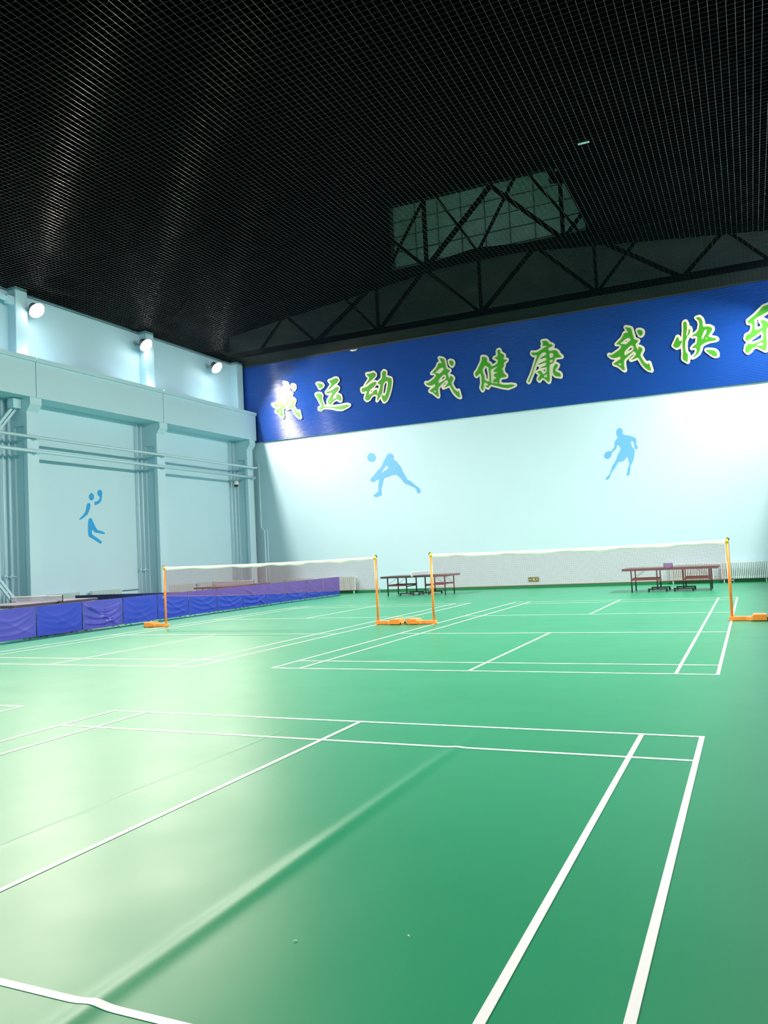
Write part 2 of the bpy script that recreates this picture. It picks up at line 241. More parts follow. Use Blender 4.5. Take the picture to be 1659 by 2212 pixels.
 'kang': {'g':[[[-364,8111],[-514,8276],[-594,8324],[-634,8316],[-734,8217],[-779,8271],[-766,8341],[-702,8401],[-686,8471],[-724,8516],[-789,8561],[-764,8596],[-694,8616],[-671,8611],[-622,8561],[-594,8479],[-554,8457],[-514,8469],[-444,8511],[-412,8581],[-399,8691],[-414,8719],[-444,8726],[-554,8716],[-641,8721],[-628,8741],[-604,8754],[-442,8791],[-408,8861],[-414,8920],[-524,8906],[-684,8867],[-714,8866],[-728,8881],[-724,8894],[-664,8924],[-414,8992],[-393,9051],[-414,9107],[-514,9106],[-614,9079],[-639,9081],[-624,9115],[-594,9144],[-404,9219],[-390,9261],[-392,9281],[-414,9316],[-444,9336],[-524,9336],[-564,9314],[-639,9251],[-707,9161],[-837,8931],[-1012,8501],[-1142,8241],[-1164,8214],[-1193,8241],[-1062,8491],[-972,8691],[-763,9231],[-766,9241],[-794,9254],[-934,9281],[-977,9341],[-969,9391],[-954,9403],[-894,9377],[-774,9369],[-634,9419],[-494,9494],[-372,9541],[-361,9561],[-374,9576],[-514,9587],[-535,9601],[-490,9651],[-492,9691],[-535,9771],[-524,9785],[-404,9786],[-364,9773],[-302,9711],[-267,9631],[-194,9614],[-124,9562],[-122,9541],[-134,9521],[-274,9484],[-304,9464],[-309,9431],[-287,9381],[-264,9348],[-244,9337],[-74,9356],[6,9324],[68,9261],[96,9168],[199,9051],[196,9039],[176,9037],[-34,9043],[-84,9001],[-102,8921],[-121,8881],[-184,8839],[-284,8803],[-296,8791],[-300,8671],[-319,8561],[-319,8401],[-310,8371],[-319,8341],[-320,8221],[-350,8121]],[[86,8269],[-87,8321],[-137,8391],[-157,8441],[-169,8541],[-136,8691],[-64,8786],[-24,8786],[6,8774],[30,8751],[37,8731],[6,8668],[-66,8591],[-86,8531],[-34,8479],[76,8422],[98,8391],[120,8351],[120,8281],[116,8267]],[[-494,8320],[-539,8361],[-545,8381],[-464,8444],[-444,8450],[-410,8401],[-420,8331],[-434,8317]],[[-264,8876],[-279,8901],[-284,8962],[-184,9005],[-140,8981],[-142,8941],[-164,8891],[-214,8877]],[[-234,9060],[-276,9101],[-279,9221],[-234,9263],[-194,9266],[-124,9235],[-102,9161],[-134,9091],[-214,9059]]],'o':[[[-384,8040],[-434,8077],[-544,8206],[-584,8230],[-614,8225],[-670,8161],[-704,8140],[-744,8137],[-789,8161],[-837,8221],[-854,8281],[-832,8381],[-779,8451],[-790,8471],[-849,8511],[-884,8575],[-1069,8201],[-1104,8157],[-1154,8135],[-1194,8144],[-1254,8198],[-1271,8241],[-1259,8291],[-1129,8531],[-1040,8731],[-872,9171],[-884,9190],[-977,9221],[-1034,9291],[-1054,9361],[-1032,9441],[-1004,9474],[-964,9489],[-864,9462],[-784,9459],[-664,9497],[-614,9526],[-603,9541],[-619,9621],[-581,9691],[-609,9761],[-609,9801],[-577,9851],[-524,9871],[-394,9871],[-314,9844],[-234,9765],[-204,9711],[-134,9681],[-64,9626],[-44,9595],[-35,9551],[-78,9451],[46,9401],[130,9321],[174,9211],[259,9121],[292,9051],[278,9001],[246,8974],[196,8962],[6,8965],[-10,8951],[-22,8901],[-14,8875],[44,8851],[76,8826],[121,8761],[123,8731],[96,8661],[20,8561],[36,8539],[136,8486],[189,8411],[205,8361],[206,8301],[188,8221],[156,8194],[116,8185],[-104,8250],[-144,8277],[-214,8364],[-231,8341],[-237,8211],[-277,8081],[-320,8041],[-354,8033]],[[-524,8565],[-556,8631],[-494,8644],[-485,8621],[-490,8591],[-504,8571]],[[-854,8628],[-857,8651],[-802,8791],[-774,8811],[-724,8774],[-734,8701],[-794,8674]]]},
 'wo3': {'g':[[[3500,8035],[3416,8077],[3320,8174],[3228,8307],[3121,8547],[3080,8613],[2930,8555],[2830,8544],[2840,8558],[2904,8597],[3004,8697],[3031,8737],[3011,8807],[2970,8861],[2950,8864],[2900,8840],[2568,8577],[2545,8487],[2545,8337],[2554,8307],[2560,8174],[2490,8222],[2384,8337],[2323,8387],[2280,8419],[2200,8450],[2177,8477],[2179,8497],[2190,8504],[2443,8637],[2454,8657],[2454,8687],[2434,8727],[2400,8758],[2360,8725],[2290,8703],[2230,8703],[2170,8715],[2096,8747],[2018,8827],[2018,8847],[2030,8849],[2080,8825],[2120,8825],[2430,8995],[2472,9037],[2494,9077],[2501,9117],[2494,9137],[2434,9197],[2319,9227],[2540,9417],[2592,9507],[2627,9597],[2680,9611],[2760,9585],[2780,9588],[2782,9627],[2697,9797],[2692,9817],[2700,9822],[2760,9795],[2840,9779],[2894,9727],[2914,9647],[2925,9547],[2954,9437],[2957,9367],[2997,9297],[3070,9270],[3103,9247],[3114,9227],[3094,9187],[3030,9140],[3017,9107],[3015,9087],[3047,8957],[3100,8854],[3115,8857],[3124,8877],[3130,8991],[3180,8980],[3251,8907],[3252,8837],[3168,8707],[3167,8627],[3277,8407],[3335,8337],[3410,8276],[3430,8285],[3450,8325],[3461,8317],[3521,8047],[3520,8034]],[[2410,8385],[2367,8417],[2344,8457],[2350,8470],[2410,8482],[2454,8447],[2461,8427],[2450,8388]],[[2600,8745],[2585,8787],[2585,8857],[2635,8937],[2780,9060],[2870,9104],[2890,9101],[2941,9047],[2954,8987],[2942,8927],[2920,8884],[2630,8744]],[[2640,9164],[2610,9179],[2500,9205],[2462,9227],[2467,9237],[2533,9277],[2650,9369],[2750,9402],[2790,9402],[2832,9387],[2862,9327],[2860,9294],[2790,9252],[2730,9185],[2680,9162]],[[3230,9406],[3189,9427],[3147,9507],[3125,9597],[3121,9637],[3130,9642],[3190,9642],[3250,9619],[3270,9607],[3302,9557],[3304,9517],[3291,9457],[3250,9413]]],'o':[[[3500,7956],[3380,8014],[3260,8133],[3167,8267],[3051,8507],[2830,8458],[2780,8470],[2747,8497],[2733,8547],[2750,8599],[2863,8667],[2921,8727],[2930,8751],[2830,8690],[2642,8527],[2630,8487],[2630,8377],[2647,8167],[2620,8113],[2560,8091],[2520,8105],[2456,8157],[2350,8272],[2290,8320],[2240,8355],[2160,8388],[2130,8414],[2102,8477],[2108,8527],[2136,8567],[2206,8607],[2210,8627],[2060,8684],[1952,8797],[1933,8867],[1947,8907],[1970,8929],[2020,8944],[2100,8916],[2120,8918],[2290,9008],[2408,9087],[2410,9117],[2390,9135],[2360,9144],[2310,9140],[2260,9163],[2238,9197],[2235,9237],[2250,9270],[2295,9317],[2483,9477],[2529,9557],[2565,9647],[2590,9670],[2652,9697],[2653,9717],[2611,9827],[2627,9877],[2660,9905],[2710,9912],[2870,9859],[2954,9797],[2987,9717],[3046,9387],[3063,9367],[3150,9321],[3187,9277],[3198,9237],[3188,9187],[3119,9097],[3240,9042],[3320,8960],[3339,8907],[3331,8817],[3255,8687],[3255,8647],[3305,8537],[3365,8437],[3400,8413],[3460,8424],[3500,8410],[3529,8377],[3547,8327],[3608,8037],[3597,7997],[3573,7967],[3530,7951]],[[2720,8889],[2718,8907],[2790,8970],[2840,9002],[2871,8997],[2873,8967],[2857,8947]],[[2670,9255],[2658,9267],[2664,9277],[2710,9300],[2696,9267]],[[3210,9336],[3160,9357],[3127,9387],[3062,9537],[3042,9657],[3065,9707],[3110,9732],[3210,9725],[3310,9686],[3363,9627],[3387,9567],[3387,9507],[3360,9414],[3280,9340],[3240,9329]]]},
 'kuai': {'g':[[[4802,8176],[4678,8289],[4667,8339],[4697,8619],[4698,8849],[4757,9349],[4768,9609],[4782,9662],[4822,9690],[4842,9674],[4877,9599],[4877,9429],[4831,9199],[4840,9159],[4861,9129],[4861,9099],[4790,8959],[4768,8769],[4768,8649],[4780,8539],[4847,8449],[4827,8249],[4815,8179]],[[5752,8247],[5652,8324],[5592,8384],[5498,8489],[5492,8517],[5622,8501],[5752,8461],[5772,8444],[5835,8349],[5837,8259],[5822,8245]],[[5012,8317],[5012,8332],[5124,8429],[5175,8549],[5177,8609],[5162,8641],[5092,8671],[5012,8658],[5000,8659],[5000,8669],[5052,8724],[5184,8819],[5217,8989],[5217,9069],[5202,9086],[5112,9104],[5052,9085],[5046,9099],[5072,9141],[5202,9214],[5285,9319],[5327,9499],[5317,9589],[5304,9659],[5228,9739],[5219,9759],[5262,9774],[5312,9775],[5394,9689],[5426,9549],[5417,9509],[5422,9400],[5472,9385],[5612,9381],[5734,9299],[5724,9209],[5610,9069],[5586,9019],[5590,8999],[5712,8937],[5812,8911],[5845,8879],[5856,8849],[5792,8825],[5602,8821],[5442,8781],[5322,8716],[5300,8689],[5275,8559],[5203,8429],[5092,8347]],[[4472,8748],[4377,8829],[4361,8859],[4522,9156],[4532,9156],[4565,9079],[4582,8990],[4602,8987],[4632,9001],[4662,9003],[4667,8939],[4572,8784],[4542,8767]],[[5502,8925],[5481,8959],[5512,8983],[5532,8983],[5555,8959],[5558,8939],[5532,8924]],[[5372,8947],[5352,8959],[5350,8979],[5400,9119],[5460,9239],[5522,9281],[5552,9283],[5557,9199],[5535,9149],[5412,8956],[5392,8945]],[[4882,9148],[4881,9169],[4925,9259],[4951,9379],[4962,9393],[4974,9379],[4986,9329],[4955,9219],[4927,9179]]],'o':[[[4792,8098],[4662,8204],[4612,8256],[4598,8289],[4593,8349],[4612,8489],[4617,8699],[4592,8704],[4482,8671],[4432,8687],[4302,8806],[4285,8849],[4288,8879],[4460,9209],[4479,9229],[4532,9247],[4572,9237],[4605,9209],[4632,9151],[4642,9142],[4652,9151],[4682,9369],[4695,9629],[4715,9699],[4752,9744],[4832,9777],[4882,9761],[4912,9729],[4960,9619],[4968,9519],[5027,9479],[5047,9439],[5071,9339],[5050,9249],[5052,9237],[5072,9235],[5142,9276],[5205,9339],[5247,9499],[5229,9629],[5145,9729],[5136,9769],[5145,9799],[5192,9841],[5332,9864],[5372,9843],[5470,9729],[5510,9569],[5509,9479],[5652,9457],[5772,9382],[5805,9349],[5822,9279],[5804,9189],[5710,9069],[5705,9049],[5732,9025],[5872,8974],[5935,8899],[5947,8839],[5912,8787],[5822,8754],[5622,8747],[5482,8711],[5422,8682],[5382,8647],[5347,8519],[5262,8375],[5131,8279],[5022,8237],[4982,8234],[4922,8262],[4882,8126],[4842,8098]],[[5732,8177],[5612,8264],[5430,8459],[5406,8529],[5420,8569],[5442,8591],[5492,8607],[5642,8584],[5792,8537],[5855,8479],[5902,8409],[5920,8359],[5922,8259],[5910,8219],[5882,8187],[5842,8172]],[[4932,8378],[4924,8489],[4863,8579],[4853,8749],[4875,8939],[4952,9077],[5012,9011],[5052,9002],[5122,9022],[5140,8999],[5113,8869],[5012,8794],[4921,8689],[4921,8639],[4952,8597],[5002,8580],[5072,8588],[5094,8569],[5053,8469]]]},
 'le': {'g':[[[7413,8203],[7277,8317],[7163,8396],[7033,8379],[6936,8257],[6863,8211],[6839,8217],[6779,8307],[6811,8457],[6893,8539],[6993,8505],[7033,8503],[7153,8525],[7366,8607],[7386,8647],[7408,8777],[7388,8907],[7375,8927],[7343,8920],[7123,8775],[6893,8651],[6873,8653],[6823,8702],[6809,8737],[6840,8847],[6953,8885],[6986,8907],[7046,9017],[7068,9117],[7078,9187],[7056,9237],[7033,9262],[6933,9278],[6933,9370],[7183,9543],[7453,9790],[7653,9842],[7673,9832],[7757,9747],[7757,9727],[7743,9713],[7647,9627],[7553,9565],[7383,9485],[7253,9440],[7132,9357],[7148,9257],[7148,9187],[7129,9037],[7163,8981],[7313,9015],[7364,9037],[7412,9157],[7335,9277],[7343,9289],[7393,9310],[7423,9316],[7443,9310],[7548,9227],[7566,9197],[7596,9097],[7599,9057],[7529,8987],[7519,8967],[7489,8787],[7488,8447],[7478,8337],[7435,8207]],[[7323,8395],[7147,8427],[7160,8447],[7253,8510],[7283,8529],[7303,8530],[7373,8502],[7384,8487],[7350,8407],[7343,8397]],[[7743,8415],[7651,8547],[7629,8687],[7633,8730],[7733,8661],[7786,8527],[7796,8467],[7768,8417],[7753,8410]]],'o':[[[7403,8126],[7143,8316],[7073,8299],[6993,8203],[6903,8143],[6853,8131],[6803,8153],[6721,8257],[6704,8307],[6746,8497],[6821,8587],[6817,8607],[6751,8677],[6734,8747],[6773,8890],[6815,8927],[6923,8970],[6958,9017],[6981,9077],[6992,9177],[6973,9194],[6893,9215],[6858,9267],[6854,9367],[6873,9420],[7147,9617],[7413,9860],[7473,9885],[7663,9926],[7717,9907],[7833,9790],[7850,9747],[7841,9707],[7693,9564],[7593,9498],[7438,9417],[7573,9320],[7626,9267],[7681,9107],[7685,9037],[7606,8947],[7588,8827],[7683,8810],[7803,8711],[7865,8557],[7882,8477],[7838,8377],[7803,8345],[7753,8331],[7699,8357],[7583,8496],[7561,8327],[7511,8177],[7463,8130],[7433,8121]],[[7003,8596],[6997,8607],[7015,8627],[7303,8796],[7323,8797],[7329,8787],[7315,8697],[7295,8667],[7143,8610],[7033,8590]],[[7233,9091],[7224,9117],[7236,9267],[7227,9317],[7243,9339],[7273,9352],[7256,9267],[7316,9167],[7322,9137],[7303,9102]]]},
 'volley': {'g':[[[-8116,5860],[-8124,5817],[-8141,5777],[-8167,5742],[-8201,5713],[-8240,5694],[-8284,5683],[-8329,5682],[-8374,5691],[-8417,5710],[-8454,5737],[-8485,5772],[-8507,5811],[-8520,5855],[-8522,5899],[-8515,5943],[-8498,5983],[-8471,6018],[-8438,6046],[-8398,6066],[-8354,6077],[-8308,6077],[-8264,6068],[-8221,6049],[-8184,6022],[-8154,5987],[-8132,5948],[-8119,5905]],[[-7630,5821],[-7565,5924],[-7443,5973],[-7327,5933],[-7255,5850],[-7271,5743],[-7258,5676],[-7154,5623],[-7067,5484],[-6945,5343],[-6895,5187],[-6789,4983],[-6704,4825],[-6662,4756],[-6548,4704],[-6415,4585],[-6283,4467],[-6172,4394],[-6108,4303],[-6102,4196],[-6163,4136],[-6263,4198],[-6270,4295],[-6356,4398],[-6492,4463],[-6650,4551],[-6764,4592],[-6876,4688],[-6940,4801],[-7073,4942],[-7209,5041],[-7376,5023],[-7569,4974],[-7762,4925],[-7818,4788],[-7876,4596],[-7932,4447],[-7915,4315],[-7921,4195],[-8067,4162],[-8165,4126],[-8308,4180],[-8305,4224],[-8181,4291],[-8055,4391],[-8055,4610],[-8022,4783],[-8004,4891],[-8051,4906],[-8150,4859],[-8251,4791],[-8371,4812],[-8435,4883],[-8412,4947],[-8260,5066],[-8081,5248],[-7880,5406],[-7801,5552],[-7734,5677]],[[-7624,5492],[-7530,5335],[-7697,5247],[-7894,5155],[-7790,5310]]]},
 'bask': {'g':[[[2216,6015],[2294,5976],[2324,5890],[2318,5785],[2358,5736],[2443,5704],[2542,5686],[2640,5638],[2724,5600],[2791,5540],[2807,5449],[2786,5347],[2817,5269],[2842,5207],[2824,5149],[2765,5132],[2726,5188],[2722,5234],[2715,5354],[2691,5431],[2643,5466],[2599,5441],[2606,5320],[2643,5227],[2710,5153],[2717,5040],[2693,4893],[2655,4748],[2589,4605],[2526,4521],[2511,4388],[2496,4270],[2462,4183],[2417,4150],[2362,4192],[2397,4293],[2419,4411],[2469,4526],[2489,4614],[2481,4719],[2453,4841],[2421,4897],[2388,4833],[2326,4764],[2236,4720],[2120,4715],[2075,4697],[2042,4625],[1977,4526],[1914,4441],[1835,4358],[1771,4258],[1734,4140],[1656,4072],[1555,4095],[1603,4152],[1696,4234],[1760,4319],[1813,4465],[1865,4596],[1959,4708],[2026,4837],[2078,4968],[2158,5095],[2215,5195],[2186,5303],[2118,5385],[2079,5344],[2068,5270],[2004,5186],[1912,5112],[1874,5093],[1861,5004],[1796,4904],[1706,4860],[1620,4898],[1573,4971],[1601,5074],[1664,5144],[1769,5164],[1856,5155],[1951,5266],[2001,5367],[2001,5488],[2057,5572],[2135,5654],[2104,5733],[2082,5856],[2126,5972]]]},
 'hand': {'g':[[[5405,4216],[5401,4186],[5391,4158],[5375,4131],[5354,4109],[5330,4092],[5304,4081],[5276,4077],[5249,4079],[5223,4088],[5200,4103],[5181,4123],[5168,4148],[5160,4175],[5158,4205],[5162,4235],[5172,4263],[5188,4289],[5208,4311],[5232,4329],[5259,4340],[5286,4345],[5314,4343],[5340,4334],[5363,4319],[5381,4299],[5395,4274],[5403,4246]],[[5077,3957],[5143,3990],[5214,3951],[5220,3890],[5174,3756],[5113,3633],[5046,3547],[4899,3459],[4754,3379],[4690,3360],[4667,3377],[4725,3443],[4871,3554],[4970,3665],[5007,3786],[5035,3896]],[[5704,4493],[5787,4466],[5820,4382],[5803,4245],[5764,4107],[5710,4019],[5599,3959],[5465,3912],[5417,3934],[5421,4038],[5537,4055],[5621,4089],[5683,4178],[5693,4227],[5612,4273],[5573,4332],[5585,4419],[5637,4470]],[[5103,3368],[5146,3429],[5211,3449],[5274,3408],[5327,3312],[5434,3119],[5528,3011],[5693,2982],[5842,2940],[5891,2910],[5881,2866],[5805,2866],[5590,2896],[5426,2913],[5346,2961],[5292,3033],[5256,2948],[5253,2863],[5388,2779],[5549,2694],[5695,2615],[5734,2560],[5708,2523],[5625,2523],[5463,2603],[5303,2682],[5143,2743],[5081,2803],[5071,2947],[5072,3187]]]},
}
# ------------------------------------------------------------------ materials
M = {}
M['wall'] = mat('sky_blue_wall_paint', (0.47, 0.69, 0.81), rough=0.55, noise=0.03, noise_scale=0.6, bump=0.05, bump_scale=30)
M['steel_paint'] = mat('sky_blue_gloss_paint', (0.48, 0.70, 0.82), rough=0.35, noise=0.04, noise_scale=2)
M['gable'] = mat('dark_gable_sheet', (0.045, 0.052, 0.050), rough=0.8, noise=0.25, noise_scale=1.2)  # unlit look above the net is put into the base colour
M['roof'] = mat('dark_roof_sheet', (0.002, 0.0022, 0.0021), spec=0.0, rough=0.9, noise=0.2)  # near-black base colour carries the darkness under the roof
M['truss'] = mat('dark_truss_paint', (0.002, 0.0022, 0.0021), spec=0.0, rough=0.9)  # same painted-in darkness, so the trusses sink into the roof
M['rope'] = mat('black_net_cord', (0.006, 0.006, 0.006), rough=0.26, spec=0.75)
M['skirting'] = mat('dark_green_skirting', (0.012, 0.16, 0.06), rough=0.45, noise=0.1)
M['banner'] = mat('blue_ribbed_sheet', (0.008, 0.052, 0.29), rough=0.17, spec=0.5, noise=0.08, noise_scale=0.7)
M['monitor_pane'] = mat('dusty_monitor_glazing', (0.46, 0.56, 0.54), rough=0.6, noise=0.2, noise_scale=1.5)
M['leaf'] = mat('green_letter_face', (0.05, 0.30, 0.02), rough=0.35)
M['cream'] = mat('cream_letter_edge', (0.72, 0.70, 0.58), rough=0.4)
M['sticker'] = mat('pale_blue_figure_paint', (0.13, 0.42, 0.76), rough=0.5)
M['sticker_deep'] = mat('bright_blue_figure_paint', (0.01, 0.32, 0.72), rough=0.5)
M['orange'] = mat('orange_post_enamel', (0.90, 0.27, 0.04), rough=0.3, noise=0.06, noise_scale=8, coat=0.2)
M['yellow'] = mat('yellow_plastic_cap', (0.85, 0.62, 0.05), rough=0.4)
M['black'] = mat('black_steel', (0.012, 0.016, 0.018), rough=0.4)
M['black_rubber'] = mat('black_rubber', (0.015, 0.015, 0.015), rough=0.7)
M['maroon'] = mat('maroon_table_top', (0.055, 0.012, 0.022), rough=0.35, noise=0.1)
M['mauve_top'] = mat('grey_mauve_table_top', (0.11, 0.10, 0.15), rough=0.5, noise=0.06)
M['table_edge'] = mat('dark_table_rim', (0.05, 0.045, 0.05), rough=0.5)
M['red_steel'] = mat('red_brown_steel', (0.20, 0.03, 0.03), rough=0.4)
M['white_tape'] = mat('white_net_tape', (0.85, 0.85, 0.82), rough=0.7, noise=0.05, noise_scale=6)
M['badminton_mesh'] = mesh_net('maroon_badminton_netting', (0.36, 0.13, 0.16), (0, 2), 0.02, 0.0038)
M['table_mesh'] = mesh_net('grey_table_netting', (0.42, 0.44, 0.52), (0, 2), 0.012, 0.004)
M['violet_mesh'] = mesh_net('violet_table_netting', (0.16, 0.09, 0.42), (0, 2), 0.012, 0.008)
M['pvc'] = mat('royal_blue_pvc_cloth', (0.022, 0.046, 0.48), rough=0.36, noise=0.10, noise_scale=5)
M['pvc_faded'] = mat('faded_violet_blue_pvc_cloth', (0.06, 0.065, 0.46), rough=0.36, noise=0.10, noise_scale=5)  # paler, more violet copy of the blue cloth with sheen painted in
M['pvc_navy'] = mat('navy_pvc_cloth', (0.010, 0.014, 0.13), rough=0.4, noise=0.1, noise_scale=5)  # darker copy of the blue cloth, its unlit side put into the colour
M['radiator'] = mat('pale_radiator_enamel', (0.62, 0.78, 0.82), rough=0.35)
M['white'] = mat('white_plastic', (0.75, 0.75, 0.72), rough=0.35)
M['lamp_shell'] = mat('grey_lamp_housing', (0.30, 0.31, 0.31), rough=0.4, metal=0.6)
M['lamp_lens'] = mat('lit_lamp_glass', (1.0, 0.97, 0.92), rough=0.3, emit=LENS_GLOW)
M['sign_green'] = mat('dark_green_sign_face', (0.05, 0.13, 0.015), rough=0.4)
M['sign_pale'] = mat('pale_green_sign_mark', (0.42, 0.60, 0.18), rough=0.4)
M['vent_glow'] = mat('daylit_vent_pane', (0.55, 0.85, 0.72), rough=0.4, emit=0.22)  # faint emission painted in for glints of light on a roof fitting
M['tin'] = mat('grey_galvanised_steel', (0.35, 0.36, 0.36), rough=0.35, metal=0.7)

def floor_material():
    m = bpy.data.materials.new('green_sports_vinyl'); m.use_nodes = True
    nt = m.node_tree; N = nt.nodes; L = nt.links
    b = N['Principled BSDF']
    b.inputs['Roughness'].default_value = 0.36
    b.inputs['Specular IOR Level'].default_value = 0.5
    tc = N.new('ShaderNodeTexCoord')
    n = N.new('ShaderNodeTexNoise'); n.inputs['Scale'].default_value = 0.55; n.inputs['Detail'].default_value = 6
    L.new(tc.outputs['Object'], n.inputs['Vector'])
    mx = N.new('ShaderNodeMix'); mx.data_type = 'RGBA'
    mx.inputs['A'].default_value = (0.005, 0.190, 0.086, 1)
    mx.inputs['B'].default_value = (0.009, 0.230, 0.112, 1)
    L.new(n.outputs['Fac'], mx.inputs['Factor'])
    L.new(mx.outputs['Result'], b.inputs['Base Color'])
    rn = N.new('ShaderNodeTexNoise'); rn.inputs['Scale'].default_value = 1.3; rn.inputs['Detail'].default_value = 4
    L.new(tc.outputs['Object'], rn.inputs['Vector'])
    mr = N.new('ShaderNodeMapRange')
    mr.inputs['To Min'].default_value = 0.33; mr.inputs['To Max'].default_value = 0.43
    L.new(rn.outputs['Fac'], mr.inputs['Value']); L.new(mr.outputs['Result'], b.inputs['Roughness'])
    # slow waviness of the loose laid vinyl plus a fine grain
    mp = N.new('ShaderNodeMapping'); mp.inputs['Scale'].default_value = (1.0, 0.45, 1.0)
    L.new(tc.outputs['Object'], mp.inputs['Vector'])
    w = N.new('ShaderNodeTexNoise'); w.inputs['Scale'].default_value = 1.1; w.inputs['Detail'].default_value = 2
    L.new(mp.outputs['Vector'], w.inputs['Vector'])
    g = N.new('ShaderNodeTexNoise'); g.inputs['Scale'].default_value = 320; g.inputs['Detail'].default_value = 2
    L.new(tc.outputs['Object'], g.inputs['Vector'])
    b1 = N.new('ShaderNodeBump'); b1.inputs['Strength'].default_value = 0.35; b1.inputs['Distance'].default_value = 0.02
    b2 = N.new('ShaderNodeBump'); b2.inputs['Strength'].default_value = 0.10; b2.inputs['Distance'].default_value = 0.002
    L.new(w.outputs['Fac'], b1.inputs['Height']); L.new(g.outputs['Fac'], b2.inputs['Height'])
    L.new(b1.outputs['Normal'], b2.inputs['Normal']); L.new(b2.outputs['Normal'], b.inputs['Normal'])
    return m
M['floor'] = floor_material()

def tape_material():
    m = bpy.data.materials.new('worn_white_line_tape'); m.use_nodes = True
    nt = m.node_tree; N = nt.nodes; L = nt.links
    b = N['Principled BSDF']; b.inputs['Roughness'].default_value = 0.45
    tc = N.new('ShaderNodeTexCoord')
    n = N.new('ShaderNodeTexNoise'); n.inputs['Scale'].default_value = 9; n.inputs['Detail'].default_value = 7
    n.inputs['Roughness'].default_value = 0.7
    L.new(tc.outputs['Object'], n.inputs['Vector'])
    cr = N.new('ShaderNodeValToRGB')
    cr.color_ramp.elements[0].position = 0.685; cr.color_ramp.elements[0].color = (0.66, 0.69, 0.74, 1)
    cr.color_ramp.elements[1].position = 0.70; cr.color_ramp.elements[1].color = (0.03, 0.28, 0.12, 1)
    L.new(n.outputs['Fac'], cr.inputs['Fac']); L.new(cr.outputs['Color'], b.inputs['Base Color'])
    return m
M['tape'] = tape_material()

# ------------------------------------------------------------------ the hall
XL, XR = -15.05, 9.65          # faces of the side walls
YF, YB = 14.9, -26.0           # far wall, wall behind the camera
XC = -2.6                      # ridge line
NET_Z = 10.8
BEAM_X = -14.1

def ridge(x, y):
    a = min(1.0, max(0.0, (-10.0 - y) / 1.2))
    return a * (0.010 * math.exp(-((x - 4.285) / 0.055) ** 2) + 0.0022 * math.exp(-((x - 2.50) / 0.012) ** 2))

fx = [XL, -10, -5, 0, 2.40, 2.46, 2.48, 2.49, 2.50, 2.51, 2.52, 2.54, 2.6, 3.5, 4.0] + [4.285 + 0.02 * k for k in range(-9, 10)] + [4.6, 6, XR]
fy = [YB, -20, -17, -15, -14, -13, -12, -11.4, -11.0, -10.7, -10.4, -10.2, -10.0, -5, 0, 5, 10, YF]
b = MB()
V = [[b.bm.verts.new((x, y, ridge(x, y))) for y in fy] for x in fx]
for i in range(len(fx) - 1):
    for j in range(len(fy) - 1):
        b.bm.faces.new((V[i][j], V[i + 1][j], V[i + 1][j + 1], V[i][j + 1]))
structure(b.build('floor', M['floor'], smooth=True))

structure(MB().box(XL - 0.4, XR + 0.4, YF, YF + 0.35, 0, 10.72).build('wall_far', M['wall']))
slope = 0.115
def roof_z(x): return 14.0 - slope * abs(x - XC)
g = MB()
g.prism([(XL - 0.4, 10.72), (XR + 0.4, 10.72), (XR + 0.4, roof_z(XR)), (XC + 4.3, roof_z(XC + 4.3)), (XC + 4.3, 16.75), (XC - 4.3, 16.75),
         (XC - 4.3, roof_z(XC - 4.3)), (XL - 0.4, roof_z(XL))], 'y', YF, YF + 0.35)
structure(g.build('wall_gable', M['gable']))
wn = MB(); wn.box(XC - 4.15, XC + 4.15, YF - 0.03, YF - 0.005, 13.95, 16.65)
wn = structure(wn.build('window_1', M['monitor_pane']))
wf = MB()
for k in range(-4, 5): wf.box(XC + k * 1.03 - 0.02, XC + k * 1.03 + 0.02, YF - 0.045, YF - 0.03, 13.95, 16.65)
for k in range(5): wf.box(XC - 4.15, XC + 4.15, YF - 0.045, YF - 0.03, 13.95 + k * 0.665, 13.99 + k * 0.665)
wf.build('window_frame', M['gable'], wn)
structure(MB().box(XL - 0.4, XR + 0.4, YB - 0.3, YB, 0, 13).build('wall_back', M['wall']))
wl = structure(MB().box(XL - 0.35, XL, YB, YF, 0, NET_Z + 0.1).build('wall_left', M['wall']))
wr = structure(MB().box(XR, XR + 0.35, YB, YF, 0, NET_Z + 0.1).build('wall_right', M['wall']))

